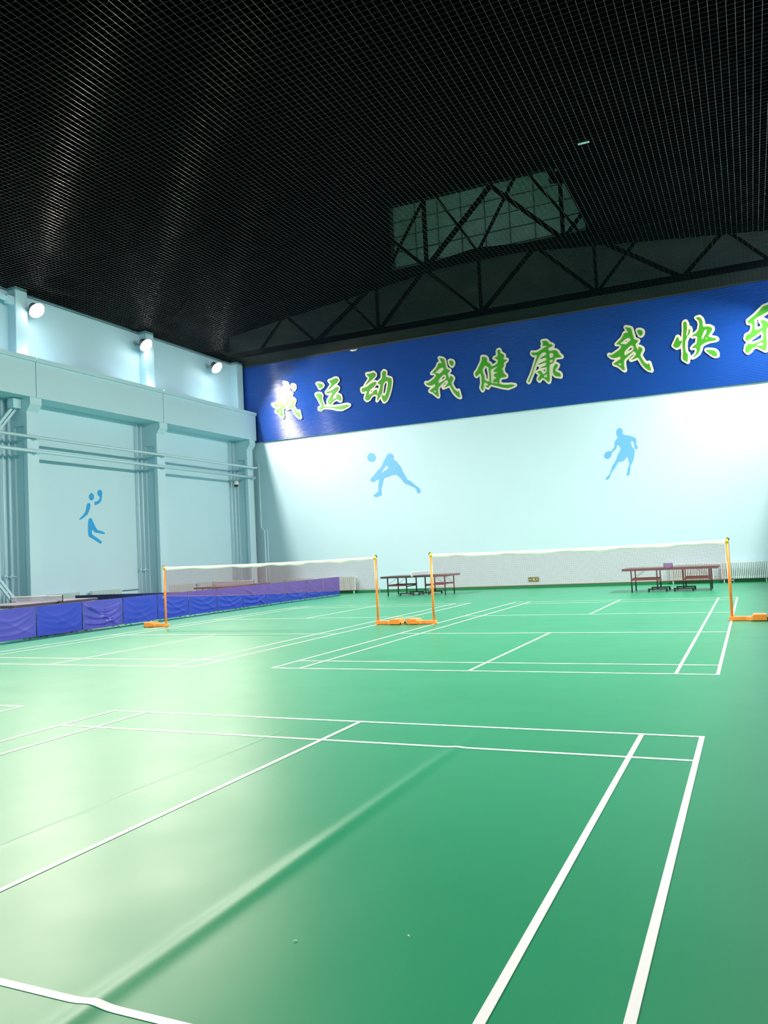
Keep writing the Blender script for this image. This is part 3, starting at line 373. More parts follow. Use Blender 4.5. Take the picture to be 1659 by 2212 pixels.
# columns, corbels and crane beams standing out from the side walls (x measured inwards from the wall)
COL_Y = [-16.53, -10.33, -4.13, 2.07, 8.27, 14.47]
def side_frame(wall, X0, s):
    for cy in COL_Y:
        c = MB()
        X = lambda d: X0 + s * d
        def bx(d0, d1, y0, y1, z0, z1):
            c.box(min(X(d0), X(d1)), max(X(d0), X(d1)), y0, y1, z0, z1)
        bx(0.0, 0.16, cy - 0.23, cy + 0.23, 0, 7.2)
        bx(0.16, 0.58, cy - 0.16, cy + 0.16, 0, 6.3)
        bx(0.58, 0.73, cy - 0.23, cy + 0.23, 0, 6.75)
        bx(0.16, 0.58, cy - 0.23, cy + 0.23, 6.3, 6.75)
        c.prism([(X(0.16), 6.75), (X(0.73), 6.75), (X(0.90), 6.98), (X(0.90), 7.2), (X(0.16), 7.2)], 'y', cy - 0.23, cy + 0.23)
        c.build('column', M['wall'], wall)
        u = MB()
        u.box(min(X(0), X(0.36)), max(X(0), X(0.36)), cy - 0.23, cy + 0.23, 8.45, NET_Z + 0.1)
        u.build('upper_column', M['wall'], wall)
    ends = [YB] + COL_Y[:-1] + [YF - 0.12]
    for a, e in zip(ends, ends[1:]):
        bm_ = MB()
        x0, x1 = X0, X0 + s * 0.93
        bm_.box(min(x0, x1), max(x0, x1), a + 0.012, e - 0.012, 7.2, 8.36)
        x2 = X0 + s * 0.99
        bm_.box(min(x0, x2), max(x0, x2), a + 0.006, e - 0.006, 8.36, 8.5)
        bm_.build('crane_beam', M['wall'], wall)
side_frame(wl, XL, 1)
side_frame(wr, XR, -1)

# roof above the net, open under the raised monitor
rf = MB()
for s in (-1, 1):
    xe = XC + s * 12.6
    xi = XC + s * 4.3
    rf.prism([(xe, roof_z(xe)), (xi, roof_z(xi)), (xi, roof_z(xi) + 0.15), (xe, roof_z(xe) + 0.15)], 'y', YB, YF + 0.3)
    rf.box(min(xi, xi + s * 0.1), max(xi, xi + s * 0.1), YB, YF + 0.3, roof_z(xi), 16.8)
rf.box(XC - 4.4, XC + 4.4, YB, YF + 0.3, 16.75, 16.9)
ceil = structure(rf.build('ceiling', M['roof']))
def web(t, y, a, b_, w=0.11):
    t.bar((XC + a[0], y, a[1]), (XC + b_[0], y, b_[1]), w, w)
for y in (-16.6, -10.4, -4.4, 1.7, 7.7, 13.6):
    t = MB()
    zb = 10.98
    t.bar((XL + 0.02, y, zb), (XR - 0.02, y, zb), 0.2, 0.2)
    for s in (-1, 1):
        top = lambda d: roof_z(XC + d) - 0.55
        t.bar((XC + s * (0 if y > 13 else 4.2), y, top(0 if y > 13 else 4.2)), (XC + s * 12.2, y, top(12.2)), 0.26, 0.26)
        web(t, y, (0, zb), (s * 2.3, top(2.3)), 0.13)
        web(t, y, (s * 4.5, zb), (s * 2.3, top(2.3)), 0.13)
        web(t, y, (s * 4.5, zb), (s * 4.5, top(4.5)))
        web(t, y, (s * 7.5, zb), (s * 4.7, top(4.7)), 0.14)
        web(t, y, (s * 7.5, zb), (s * 9.0, top(9.0)), 0.12)
        web(t, y, (s * 4.5, zb), (s * 6.1, top(6.1)), 0.1)
        web(t, y, (s * 10.4, zb), (s * 9.0, top(9.0)), 0.1)
        web(t, y, (s * 4.3, top(4.3)), (s * 4.3, 16.5), 0.12)
        web(t, y, (s * 4.3, top(4.3)), (s * 1.9, 16.5), 0.1)
        web(t, y, (0, top(0)), (s * 1.9, 16.5), 0.1)
    web(t, y, (0, zb), (0, top(0)), 0.12)
    t.bar((XC - 4.3, y, 16.55), (XC + 4.3, y, 16.55), 0.16, 0.16)
    t.build('roof_truss', M['truss'], ceil)

structure(MB().box(XL + 0.02, XR - 0.02, YF - 0.03, YF, 0, 0.125).build('baseboard_far', M['skirting']))
bl = MB()
for a, e in zip([YB] + [c + 0.24 for c in COL_Y], [c - 0.24 for c in COL_Y] + [YF - 0.04]):
    if e > a: bl.box(XL, XL + 0.025, a, e, 0, 0.125)
structure(bl.build('baseboard_left', M['skirting']))

# ------------------------------------------------------------------ floodlights on the upper walls
def make_floodlight():
    t = thing('floodlight', 'white-hot floodlight on the upper left wall, nearest of the three lit ones', 'light')
    h = MB()
    dirv = Vector((math.cos(R(42)), 0, -math.sin(R(42)))); side = Vector((0, 1, 0)); up = dirv.cross(side)
    n = 24
    prof = [(-0.30, 0.09), (-0.26, 0.13), (-0.12, 0.16), (-0.02, 0.25), (0.0, 0.27), (0.02, 0.27)]
    rings = []
    for d, r in prof:
        rings.append([h.bm.verts.new(dirv * d + (side * math.cos(2 * PI * k / n) + up * math.sin(2 * PI * k / n)) * r) for k in range(n)])
    for a, e in zip(rings, rings[1:]):
        for k in range(n):
            h.bm.faces.new((a[k], a[(k + 1) % n], e[(k + 1) % n], e[k]))
    h.bm.faces.new(rings[0])
    h.build('housing', M['lamp_shell'], t, smooth=True, normals=True)
    l = MB()
    c0 = [l.bm.verts.new(dirv * 0.022 + (side * math.cos(2 * PI * k / n) + up * math.sin(2 * PI * k / n)) * 0.255) for k in range(n)]
    for dd, rr in ((0.08, 0.225), (0.125, 0.155)):
        c1 = [l.bm.verts.new(dirv * dd + (side * math.cos(2 * PI * k / n) + up * math.sin(2 * PI * k / n)) * rr) for k in range(n)]
        for k in range(n): l.bm.faces.new((c0[k], c0[(k + 1) % n], c1[(k + 1) % n], c1[k]))
        c0 = c1
    l.bm.faces.new(c1)
    l.build('lens', M['lamp_lens'], t, smooth=True)
    k = MB()
    for sy in (-1, 1):
        k.bar((-0.06, sy * 0.28, 0.0), (-0.34, sy * 0.28, 0.06), 0.03, 0.012)
    k.bar((-0.34, -0.29, 0.06), (-0.34, 0.29, 0.06), 0.03, 0.03)
    k.bar((-0.34, 0, 0.06), (-0.52, 0, 0.06), 0.04, 0.04)
    k.build('bracket', M['lamp_shell'], t)
    ld = bpy.data.lights.new('lamp_bulb', 'AREA')
    ld.shape = 'DISK'; ld.size = 0.30; ld.energy = LAMP_WATTS; ld.color = LAMP_COLOR; ld.spread = R(125)
    lo = bpy.data.objects.new('lamp_bulb', ld); C.objects.link(lo); lo.parent = t
    lo.location = dirv * 0.132
    lo.rotation_euler = dirv.to_track_quat('-Z', 'Y').to_euler()
    return t
LY = [2.54, 7.85, 12.44, -2.9, -8.2, -13.5, -18.8, -24.0]
LLAB = ['glaring floodlight beside the nearest upper column, leftmost of the three on the left wall',
        'glaring floodlight at the middle upper column, second of the three on the left wall',
        'smallest glaring floodlight on the left wall, nearest the blue banner']
fl = make_floodlight()
fl.location = (XL + 0.52, LY[0], 10.26); fl['label'] = LLAB[0]; fl['group'] = 'floodlights along the upper left wall'
for i, y in enumerate(LY[1:], 1):
    dup(fl, (XL + 0.52, y, 10.26), 0, LLAB[i] if i < 3 else 'floodlight high on the left wall outside the photo', 'floodlights along the upper left wall' if i < 3 else 'floodlights outside the photo')
for y in LY[:5]:
    rl_ = dup(fl, (XR - 0.52, y, 10.26), PI, 'floodlight high on the right wall outside the photo', 'floodlights outside the photo')
    rl_.rotation_euler = (0, R(8), PI)

# ------------------------------------------------------------------ black safety net under the roof
nb = MB()
pitch = 0.145
x = XL + 0.05
k = 0
while x < XR:
    nb.tube([(x, YB + 0.02, NET_Z), (x, YF - 0.05, NET_Z)], 0.0048, 6, cap=False); x += pitch; k += 1
y = YB + 0.05
while y < YF - 0.03:
    nb.tube([(XL + 0.02, y, NET_Z + 0.006), (XR - 0.02, y, NET_Z + 0.006)], 0.0036, 6, cap=False); y += pitch
tag(nb.build('safety_net', M['rope'], smooth=True, normals=False), 'black square mesh safety net stretched under the whole dark roof', 'net')

# ------------------------------------------------------------------ banner with characters
bt = thing('banner', 'long blue ribbed slogan banner along the top of the far wall', 'banner', (0, YF, 0))
bz0, bz1, ribs = 7.12, 10.73, 62
s_ = MB()
def ban(u, v):
    return (XL + 0.12 + u * (XR - XL - 0.14), -0.055 - 0.005 * math.sin(v * ribs * 2 * PI) - 0.006 * math.sin(u * 37 + v * 5), bz0 + v * (bz1 - bz0))
s_.grid(ban, 40, ribs * 8)
s_.build('sheet', M['banner'], bt, smooth=True)
MB().box(XL + 0.12, XR - 0.02, -0.043, -0.001, bz0, bz1).build('backing_frame', M['tin'], bt)
tb = MB()
tb.prism([(-9.10, 10.70), (-8.98, 10.655), (-8.80, 10.66), (-8.70, 10.735), (-8.86, 10.715), (-9.02, 10.74)], 'y', -0.076, -0.072)
tb.build('torn_edge', M['white_tape'], bt)['label'] = 'small white tear at the upper edge'
for nm, zh in (('wo1', '我'), ('yun', '运'), ('dong', '动'), ('wo2', '我'), ('jian', '健'), ('kang', '康'), ('wo3', '我'), ('kuai', '快'), ('le', '乐')):
    ch = flat_shape('character', SHAPES[nm]['g'], lambda a, b_, c: (a, -0.098 - c, b_), 0.016, M['leaf'], bt)
    ch['label'] = 'green brush-written character ' + zh
    flat_shape('letter_outline', SHAPES[nm]['o'], lambda a, b_, c: (a, -0.083 - c, b_), 0.016, M['cream'], ch)

# ------------------------------------------------------------------ painted figures
tag(flat_shape('wall_figure', SHAPES['volley']['g'], lambda a, b_, c: (a, YF - 0.003 - c, b_), 0.006, M['sticker']),
    'pale blue volleyball player figure crouching below a ball on the far wall', 'wall decal')
tag(flat_shape('wall_figure', SHAPES['bask']['g'], lambda a, b_, c: (a, YF - 0.003 - c, b_), 0.006, M['sticker']),
    'blue basketball player figure dribbling a ball on the far wall', 'wall decal')
tag(flat_shape('wall_figure', SHAPES['hand']['g'], lambda a, b_, c: (XL + 0.003 + c, a, b_), 0.006, M['sticker_deep']),
    'bright blue handball player pictogram on the left wall between columns', 'wall decal')

# ------------------------------------------------------------------ court lines
def court(x0, yc, label):
    m = MB()
    W = 0.04
    def strip_x(xa, xb, y):      # along x, cut at the floor ridge so the tape lies on it
        xs = sorted(set([xa, xb] + [v for v in fx if xa < v < xb]))
        for a, e in zip(xs, xs[1:]):
            m.quad((a, y - W / 2, ridge(a, y - W / 2) + .002), (e, y - W / 2, ridge(e, y - W / 2) + .002),
                   (e, y + W / 2, ridge(e, y + W / 2) + .002), (a, y + W / 2, ridge(a, y + W / 2) + .002))
    def strip_y(xx, ya, yb):
        m.quad((xx - W / 2, ya, .0028), (xx + W / 2, ya, .0028), (xx + W / 2, yb, .0028), (xx - W / 2, yb, .0028))
    for d in (0.02, 0.48, 5.62, 6.08): strip_y(x0 + d, yc - 6.7, yc + 6.7)
    for d in (-6.68, -5.92, -2.0, 2.0, 5.92, 6.68): strip_x(x0, x0 + 6.1, yc + d)
    strip_y(x0 + 3.05, yc - 6.7, yc - 1.98); strip_y(x0 + 3.05, yc + 1.98, yc + 6.7)
    return tag(m.build('court_lines', M['tape']), label, 'court lines', 'badminton courts')
XA, XB = -7.467, 0.0
YC = -16.583
court(XB, YC, 'worn white badminton court lines nearest the camera, no net visible')
court(XB, 0.0, 'white badminton court lines under the right orange-posted net')
court(XA, 0.0, 'white badminton court lines under the left orange-posted net beside the barriers')
court(XA, YC, 'corner of white court lines at the left edge of the photo')

# ------------------------------------------------------------------ badminton posts and nets
def make_post():
    t = thing('badminton_post', '', 'net post')
    b = MB()
    b.prism([(-0.055, -0.06), (0.02, -0.06), (0.24, -0.045), (0.34, -0.13), (0.34, 0.13), (0.24, 0.045), (0.02, 0.06), (-0.055, 0.06)], 'z', 0.006, 0.085)
    b.build('base', M['orange'], t, bevel=0.008)
    w = MB()
    w.prism([(0.35, 0.012), (0.60, 0.012), (0.60, 0.13), (0.38, 0.13), (0.345, 0.095)], 'y', -0.16, 0.16)
    w.build('counterweight', M['orange'], t, bevel=0.01)
    MB().tube([(0, 0, 0.08), (0, 0, 1.50)], 0.0275, 14).build('pole', M['orange'], t, smooth=True)
    c = MB(); c.tube([(0, 0, 1.49), (0, 0, 1.535), (0, 0, 1.565), (0, 0, 1.575)], [0.032, 0.032, 0.026, 0.012], 14)
    c.build('cap', M['yellow'], t, smooth=True)
    p = MB(); p.tube([(0.012, -0.008, 1.556), (0.012, 0.008, 1.556)], 0.035, 16); p.build('pulley', M['black'], t)
    k = MB(); k.tube([(0.027, 0, 0.77), (0.075, 0, 0.77)], [0.012, 0.012], 8); k.bar((0.075, 0, 0.72), (0.075, 0, 0.83), 0.016, 0.016)
    k.build('rope_cleat', M['tin'], t)
    r = MB(); r.tube([(0.03, 0, 1.53), (0.034, 0, 0.80)], 0.003, 6); r.build('tension_rope', M['black'], t)
    for wy in (-0.13, 0.13):
        wl_ = MB(); wl_.tube([(0.595, wy - 0.012, 0.03), (0.595, wy + 0.012, 0.03)], 0.029, 14); wl_.build('wheel', M['black_rubber'], t)
    return t
post = make_post()
GP = 'orange badminton posts'
post.location = (XB + 6.1, 0, 0); post['label'] = 'orange badminton post at the right end of the right net, weight box to its right'; post['group'] = GP
dup(post, (XB, 0, 0), PI, 'orange badminton post at the left end of the right net', GP)
dup(post, (XA + 6.1, 0, 0), 0, 'orange badminton post at the right end of the left net', GP)
dup(post, (XA, 0, 0), PI, 'orange badminton post standing in front of the blue barriers', GP)

def badminton_net(x0, label):
    t = thing('badminton_net', label, 'net', (x0, 0, 0), 0, 'badminton nets')
    L_ = 6.1
    rnd = random.Random(int(x0 * 10) + 7)
    ph = rnd.random() * 6
    sag = lambda u: 1.55 - 0.026 * 4 * u * (1 - u)
    wob = lambda u: 0.012 * math.sin(u * 31 + ph) + 0.007 * math.sin(u * 67 + ph * 2)
    n = MB(); n.grid(lambda u, v: (0.04 + u * (L_ - 0.08), 0.01 * math.sin(u * 9) * v, sag(u) - 0.05 - v * 0.70 - 0.015 * math.sin(u * 5 + ph) * v), 48, 6)
    n.build('netting', M['badminton_mesh'], t)
    tp = MB()
    for s in (-1, 1):
        tp.grid(lambda u, v: (0.04 + u * (L_ - 0.08), s * (0.004 + 0.010 * math.sin(v * PI) + 0.002 * math.sin(u * 90)), sag(u) + 0.004 * math.sin(u * 71 + ph) - v * (0.075 + wob(u))), 120, 4)
    tp.build('top_tape', M['white_tape'], t, smooth=True)
    c = MB(); c.tube([(u / 20 * L_, 0, sag(u / 20) + 0.002) for u in range(21)], 0.004, 6); c.build('cord', M['white_tape'], t)
    bc = MB(); bc.tube([(0.03 + u / 20 * (L_ - 0.06), 0.01 * math.sin(u / 20 * 9), sag(u / 20) - 0.75 - 0.015 * math.sin(u / 4 + ph)) for u in range(21)], 0.004, 6)
    bc.build('bottom_cord', M['red_steel'], t)
    return t
badminton_net(XB, 'right badminton net with white top tape, in front of two table tennis tables')
badminton_net(XA, 'left badminton net with white top tape, in front of the blue barriers')

# ------------------------------------------------------------------ blue barriers
BY = [-5.60, -4.10, -2.60, -1.09, 0.43, 1.90, 3.38, 4.90, 6.43, 7.95, 9.47, 11.0, 12.48, 14.02]
def barrier(a, e, material, seed, label, group, folds):
    a = Vector(a); e = Vector(e)
    d = e - a; L_ = d.length - 0.03
    t = thing('court_barrier', label, 'barrier', (a.x, a.y, 0), math.atan2(d.y, d.x), group)
    rnd = random.Random(seed)
    p1, p2 = rnd.random() * 6, rnd.random() * 6
    H0, H1 = 0.045, 0.76
    fl_ = folds * 1.6
    def cloth(u, v):
        edge = min(1.0, 6 * min(u, 1 - u)) * min(1.0, 5 * min(v, 1 - v) + 0.15)
        dd = 0.010 * math.sin(u * 5 + p1) * math.sin(v * 4 + p2)
        for k in range(3):
            q = v - (0.16 + 0.22 * k) - 0.75 * (u - 0.5 + 0.12 * math.sin(p1 + k)) ** 2 * (1.6 if k else 1.0)
            dd += fl_ * 0.016 * math.exp(-(q / 0.035) ** 2)
        q2 = (v - 0.95) + 0.9 * (u * (1.2 + 0.2 * math.sin(p2)))
        dd += fl_ * 0.014 * math.exp(-(q2 / 0.04) ** 2)
        return (0.015 + u * L_, -0.016 - dd * edge, H0 + v * (H1 - H0) - 0.012 * math.sin(u * PI) * (1 - v) * rnd_s)
    rnd_s = 0.4 + rnd.random()
    c = MB(); c.grid(cloth, 36, 24); c.build('cloth', material, t, smooth=True)
    f = MB()
    for yy in (0.0,):
        f.tube([(0.012, yy, 0.05), (0.012, yy, 0.755)], 0.011, 8)
        f.tube([(L_ + 0.01, yy, 0.05), (L_ + 0.01, yy, 0.755)], 0.011, 8)
        f.tube([(0.0, yy, 0.752), (L_ + 0.022, yy, 0.752)], 0.011, 8)
        f.tube([(0.0, yy, 0.06), (L_ + 0.022, yy, 0.06)], 0.009, 8)
    f.build('frame', M['black'], t, smooth=True)
    for xx in (0.25, L_ - 0.22):
        k = MB(); k.tube([(xx, -0.09, 0.008), (xx, -0.05, 0.02), (xx, 0, 0.055), (xx, 0.10, 0.02), (xx, 0.16, 0.008)], 0.008, 8)
        k.build('foot', M['black'], t, smooth=True)
    return t
names = ['blue barrier panel left of the photo edge', 'faded blue barrier panel cut by the left photo edge, in front of the grey table',
         'blue barrier panel second from the left edge, in front of the grey table', 'faded violet barrier panel with wide diagonal creases',
         'smooth blue barrier panel just left of the left net post', 'blue barrier panel standing right behind the left net post',
         'blue barrier panel between two dark joints, first right of the left net post', 'blue barrier panel below the right end of the maroon table',
         'blue barrier panel with shiny swooping creases behind the net', 'blue barrier panel fifth from the far end of the row',
         'blue barrier panel fourth from the far end of the row', 'blue barrier panel third from the far end of the row',
         'blue barrier panel second from the far end of the row', 'last blue barrier panel at the far end, in front of a white radiator']
lx = lambda y: -9.3 - 0.03 * y
fold = [0.5, 0.5, 0.3, 2.0, 0.3, 0.8, 0.8, 1.0, 2.2, 0.5, 0.7, 0.7, 0.5]
sheened = {1, 3}  # panels given the cloth with painted-in sheen
for i in range(1, len(BY) - 1):
    barrier((lx(BY[i]), BY[i]), (lx(BY[i + 1]), BY[i + 1]), M['pvc_faded'] if i in sheened else M['pvc'], i,
            names[i] if i < 12 else names[13], 'blue barriers beside the left court', fold[i])
xs_ = [-14.6, -13.1, -11.6, -10.1]
for i in range(3):
    nv = barrier((xs_[i], 3.95), (xs_[i + 1], 3.95), M['pvc_navy'], 40 + i,
            ['dark navy barrier panel nearest the left wall, across behind the grey table', 'dark navy barrier panel in the middle of the cross row',
             'dark navy barrier panel meeting the blue barrier row'][i], 'navy barriers in the cross row', 0.5)
    nv.scale = (1, 1, 0.96)

# ------------------------------------------------------------------ table tennis tables
def tt_table(loc, rotz, label, top_mat, leg_mat, bar_mat, L_=2.74, W_=1.525):
    t = thing('table_tennis_table', label, 'table', loc, rotz, 'table tennis tables')
    for s in (-1, 1):
        x0, x1 = (0.004, L_ / 2) if s > 0 else (-L_ / 2, -0.004)
        b = MB(); b.box(x0, x1, -W_ / 2, W_ / 2, 0.738, 0.76); tp = b.build('tabletop', top_mat, t, bevel=0.003)
        r = MB()
        i_ = 0.004
        r.box(x0 + i_, x1 - i_, -W_ / 2 + i_, -W_ / 2 + 0.03, 0.69, 0.738)
        r.box(x0 + i_, x1 - i_, W_ / 2 - 0.03, W_ / 2 - i_, 0.69, 0.738)
        r.box(x0 + i_, x0 + 0.03, -W_ / 2 + 0.03, W_ / 2 - 0.03, 0.69, 0.738)
        r.box(x1 - 0.03, x1 - i_, -W_ / 2 + 0.03, W_ / 2 - 0.03, 0.69, 0.738)
        r.build('rim', M['table_edge'], tp)
        xo, xi = s * 1.18, s * 0.39
        for yy in (-0.5, 0.5):
            MB().bar((xo, yy, 0.0), (xo, yy, 0.74), 0.04, 0.04).build('leg', leg_mat, t)
            MB().bar((xi, yy, 0.10), (xi, yy, 0.74), 0.04, 0.04).build('leg', leg_mat, t)
            MB().bar((xi - 0.30, yy, 0.09), (xi + 0.30, yy, 0.09), 0.04, 0.04).build('wheel_bar', leg_mat, t)
            for dx in (-0.27, 0.27):
                w = MB(); w.tube([(xi + dx, yy - 0.012, 0.035), (xi + dx, yy + 0.012, 0.035)], 0.035, 14)
                w.bar((xi + dx, yy, 0.035), (xi + dx, yy, 0.09), 0.014, 0.03)
                w.build('caster', M['black_rubber'], t)
            MB().bar((s * 0.75, yy, 0.72), (xo, yy, 0.42), 0.012, 0.012).build('brace', M['tin'], t)
            MB().bar((xi, yy, 0.40), (xo, yy, 0.40), 0.035, 0.06).build('side_rail', bar_mat, t)
        MB().bar((xo, -0.5, 0.41), (xo, 0.5, 0.41), 0.03, 0.045).build('cross_rail', leg_mat, t)
        MB().bar((xi, -0.5, 0.36), (xi, 0.5, 0.36), 0.03, 0.045).build('cross_rail', leg_mat, t)
    return t
def tt_net(loc, rotz, label, mesh_mat, span=1.83, tape=True, post_mat=None):
    t = thing('table_net', label, 'net', loc, rotz, 'table tennis nets')
    h = span / 2
    n = MB(); n.box(-h, h, -0.002, 0.002, 0.012, 0.145); n.build('netting', mesh_mat, t)
    if tape:
        MB().box(-h, h, -0.006, 0.006, 0.135, 0.1525).build('top_tape', M['white_tape'], t)
    for s in (-1, 1):
        p = MB(); p.bar((s * h, 0, -0.03), (s * h, 0, 0.158), 0.016, 0.016)
        p.bar((s * h, 0, -0.03), (s * (h - min(0.16, h * .5)), 0, -0.03), 0.03, 0.012)
        p.bar((s * h, 0, 0.006), (s * (h - min(0.16, h * .5)), 0, 0.006), 0.03, 0.010)
        p.build('post', post_mat or M['black'], t)
    return t
tt_table((-5.25, 12.3, 0), 0, 'dark maroon table tennis table on black legs, seen between the two badminton nets', M['maroon'], M['black'], M['red_steel'])
tt_table((4.10, 10.7, 0), 0, 'dark maroon table tennis table with red rails behind the right net', M['maroon'], M['black'], M['red_steel'], L_=2.86)
tt_table((-11.1, 8.2, 0), PI / 2, 'maroon table tennis table showing over the blue barriers behind the left net', M['maroon'], M['red_steel'], M['red_steel'])
tt_table((-10.35, -1.55, 0), PI / 2, 'grey mauve table tennis table behind the barriers at the left photo edge', M['mauve_top'], M['black'], M['black']).scale = (1, 1, 1.075)
tt_net((-5.25, 12.3, 0.76), PI / 2, 'pale net across the maroon table between the two badminton nets', M['table_mesh'], post_mat=M['white'])
tt_net((4.08, 10.05, 0.76), 0.0, 'small bunched violet net on the table behind the right badminton net', M['violet_mesh'], span=0.26, tape=False)
tt_net((-11.1, 8.2, 0.76), 0, 'grey net across the maroon table behind the blue barriers', M['table_mesh'])
tt_net((-10.35, -1.55, 0.817), 0, 'grey net with dark posts across the grey table at the left', M['table_mesh'])

# ------------------------------------------------------------------ radiators
GL, GF = 'radiators along the left wall', 'radiators along the far wall'
def radiator(loc, rotz, n, label, group):
    top = 0.82 if group == GL else 0.76
    t = thing('radiator', label, 'radiator', loc, rotz, group)
    p = 0.06
    L_ = n * p
    f = MB()
    for k in range(n):
        xx = -L_ / 2 + (k + 0.5) * p
        f.prism([(xx - 0.013, -0.065), (xx + 0.013, -0.065), (xx + 0.018, -0.05), (xx + 0.009, 0), (xx + 0.018, 0.05), (xx + 0.013, 0.065), (xx - 0.013, 0.065), (xx - 0.018, 0.05), (xx - 0.009, 0), (xx - 0.018, -0.05)], 'z', 0.14, top)
    f.tube([(-L_ / 2, 0, 0.20), (L_ / 2, 0, 0.20)], 0.024, 8)
    f.tube([(-L_ / 2, 0, top - 0.05), (L_ / 2, 0, top - 0.05)], 0.024, 8)
    f.build('fins', M['radiator'], t)
    for s in (-1, 1):
        MB().bar((s * (L_ / 2 - 0.09), 0, 0.0), (s * (L_ / 2 - 0.09), 0, 0.16), 0.03, 0.05).build('leg', M['radiator'], t)
        q = MB(); q.tube([(s * L_ / 2, 0, top - 0.05), (s * (L_ / 2 + 0.10), 0, top - 0.05)], 0.014, 8); q.build('pipe_stub', M['radiator'], t, smooth=True)
    return t
rl = XL + 0.13
radiator((rl, 3.75, 0), PI / 2, 23, 'pale radiator on the left wall right of the nearest column, behind the table net', GL)
radiator((rl, 5.75, 0), PI / 2, 25, 'pale radiator on the left wall below the handball pictogram', GL)
radiator((rl, 9.95, 0), PI / 2, 26, 'pale radiator on the left wall behind the left end of the maroon table', GL)
radiator((rl, 11.75, 0), PI / 2, 22, 'pale radiator on the left wall behind the net of the maroon table', GL)
rfy = YF - 0.13
radiator((-12.05, rfy, 0), 0, 25, 'pale radiator on the far wall nearest the left corner, above the barriers', GF)
radiator((-10.10, rfy, 0), 0, 26, 'pale radiator on the far wall at the end of the barrier row', GF)
radiator((4.45, rfy, 0), 0, 25, 'shaded radiator on the far wall behind the right table', GF)
radiator((6.22, rfy, 0), 0, 26, 'shaded blue-grey radiator on the far wall behind the right net post', GF)
radiator((7.99, rfy, 0), 0, 26, 'shaded radiator on the far wall cut by the right photo edge', GF)

# ------------------------------------------------------------------ pipes
def pipe(pts, r, label, clamps=(), name='pipe', group='blue painted pipes'):
    t = thing(name, label, 'pipe', (0, 0, 0), 0, group)
    b = MB(); b.tube(pts, r, 10); b.build('tube', M['steel_paint'], t, smooth=True)
    for c in clamps:
        k = MB(); k.bar(c[0], c[1], 0.05, 0.05); k.build('bracket', M['steel_paint'], t)
    return t
px_ = -14.22
br = lambda z: [((XL + 0.73, c, z - 0.07), (px_ + 0.1, c, z - 0.07)) for c in COL_Y[2:]]
pipe([(px_, -9, 5.93), (px_, 14.55, 5.93), (px_ + 0.12, 14.72, 5.93)], 0.05, 'upper of the two long blue pipes crossing the columns of the left wall', br(5.93))
pipe([(px_, -9, 5.47), (px_, 14.70, 5.47)], 0.055, 'lower of the two long blue pipes crossing the columns of the left wall', br(5.47))
pipe([(-14.03, 14.74, 6.15), (-14.03, 14.74, 3.15), (-13.86, 14.74, 3.0), (-13.86, 14.74, 0.8), (-13.86, 14.74, 0.02)], 0.03, 'thin jogged blue pipe going down the far left corner')
pipe([(-13.72, 14.76, 3.05), (-13.72, 14.76, 0.02)], 0.024, 'short thin blue pipe beside the jogged corner pipe')
for i, cy in enumerate(COL_Y[2:]):
    where = ['column outside the photo', 'column nearest the left edge', 'middle column', 'corner column'][i]
    for d, r, w in ((0.42, 0.035, 'inner'), (0.66, 0.03, 'outer')):
        t = pipe([(XL + 0.12, cy - d, 0.02), (XL + 0.12, cy - d, 7.15)], r, '%s vertical blue pipe on the wall beside the %s' % (w, where))
        v = MB(); v.tube([(XL + 0.12, cy - d, 1.42), (XL + 0.12, cy - d, 1.54)], r * 1.7, 10); v.bar((XL + 0.12, cy - d, 1.48), (XL + 0.26, cy - d, 1.48), 0.02, 0.02)
        v.bar((XL + 0.26, cy - d - 0.06, 1.48), (XL + 0.26, cy - d + 0.06, 1.48), 0.02, 0.02)
        v.build('valve', M['steel_paint'], t)
for a, e, lab in ((6.65, 7.55, 'horizontal heating pipe on the left wall between radiator and middle column'),
                  (12.55, 13.74, 'horizontal heating pipe on the left wall near the corner column')):
    pipe([(XL + 0.13, a, 0.78), (XL + 0.13, e, 0.78)], 0.02, lab)

# ------------------------------------------------------------------ bay bracing at the left edge
bt_ = thing('cross_brace', 'pale blue steel cross bracing between columns at the left photo edge', 'brace', (0, 0, 0))
y0, y1 = COL_Y[2] + 0.25, COL_Y[3] - 0.25
for (za, zb, dx) in ((7.0, 0.25, 0.0), (0.25, 7.0, 0.14)):
    m = MB()
    for off in (-0.09, 0.09):
        m.bar((XL + 0.30 + dx, y1, za + off), (XL + 0.30 + dx, y0, zb + off), 0.07, 0.08)
    n_ = 9
    for k in range(1, n_):
        u = k / n_
        yy = y1 + (y0 - y1) * u; zz = za + (zb - za) * u
        m.bar((XL + 0.30 + dx, yy, zz - 0.09), (XL + 0.30 + dx, yy, zz + 0.09), 0.03, 0.05)
    m.build('diagonal', M['steel_paint'], bt_)
for zz in (0.22, 7.02):
    MB().box(XL + 0.24, XL + 0.50, y1 - 0.28, y1 + 0.01, zz - 0.16, zz + 0.16).build('gusset', M['steel_paint'], bt_)
ub = thing('roof_brace', 'pale green steel strut under the net at the top left edge', 'brace', (0, 0, 0))
m = MB(); m.bar((XL + 0.25, 1.82, 10.42), (XL + 0.25, -3.9, 10.42), 0.07, 0.10); m.bar((XL + 0.25, 1.82, 10.42), (XL + 0.6, -0.6, 10.70), 0.07, 0.10)
m.build('strut', M['steel_paint'], ub)
MB().box(XL + 0.18, XL + 0.32, 1.55, 1.84, 10.30, 10.56).build('gusset', M['steel_paint'], ub)

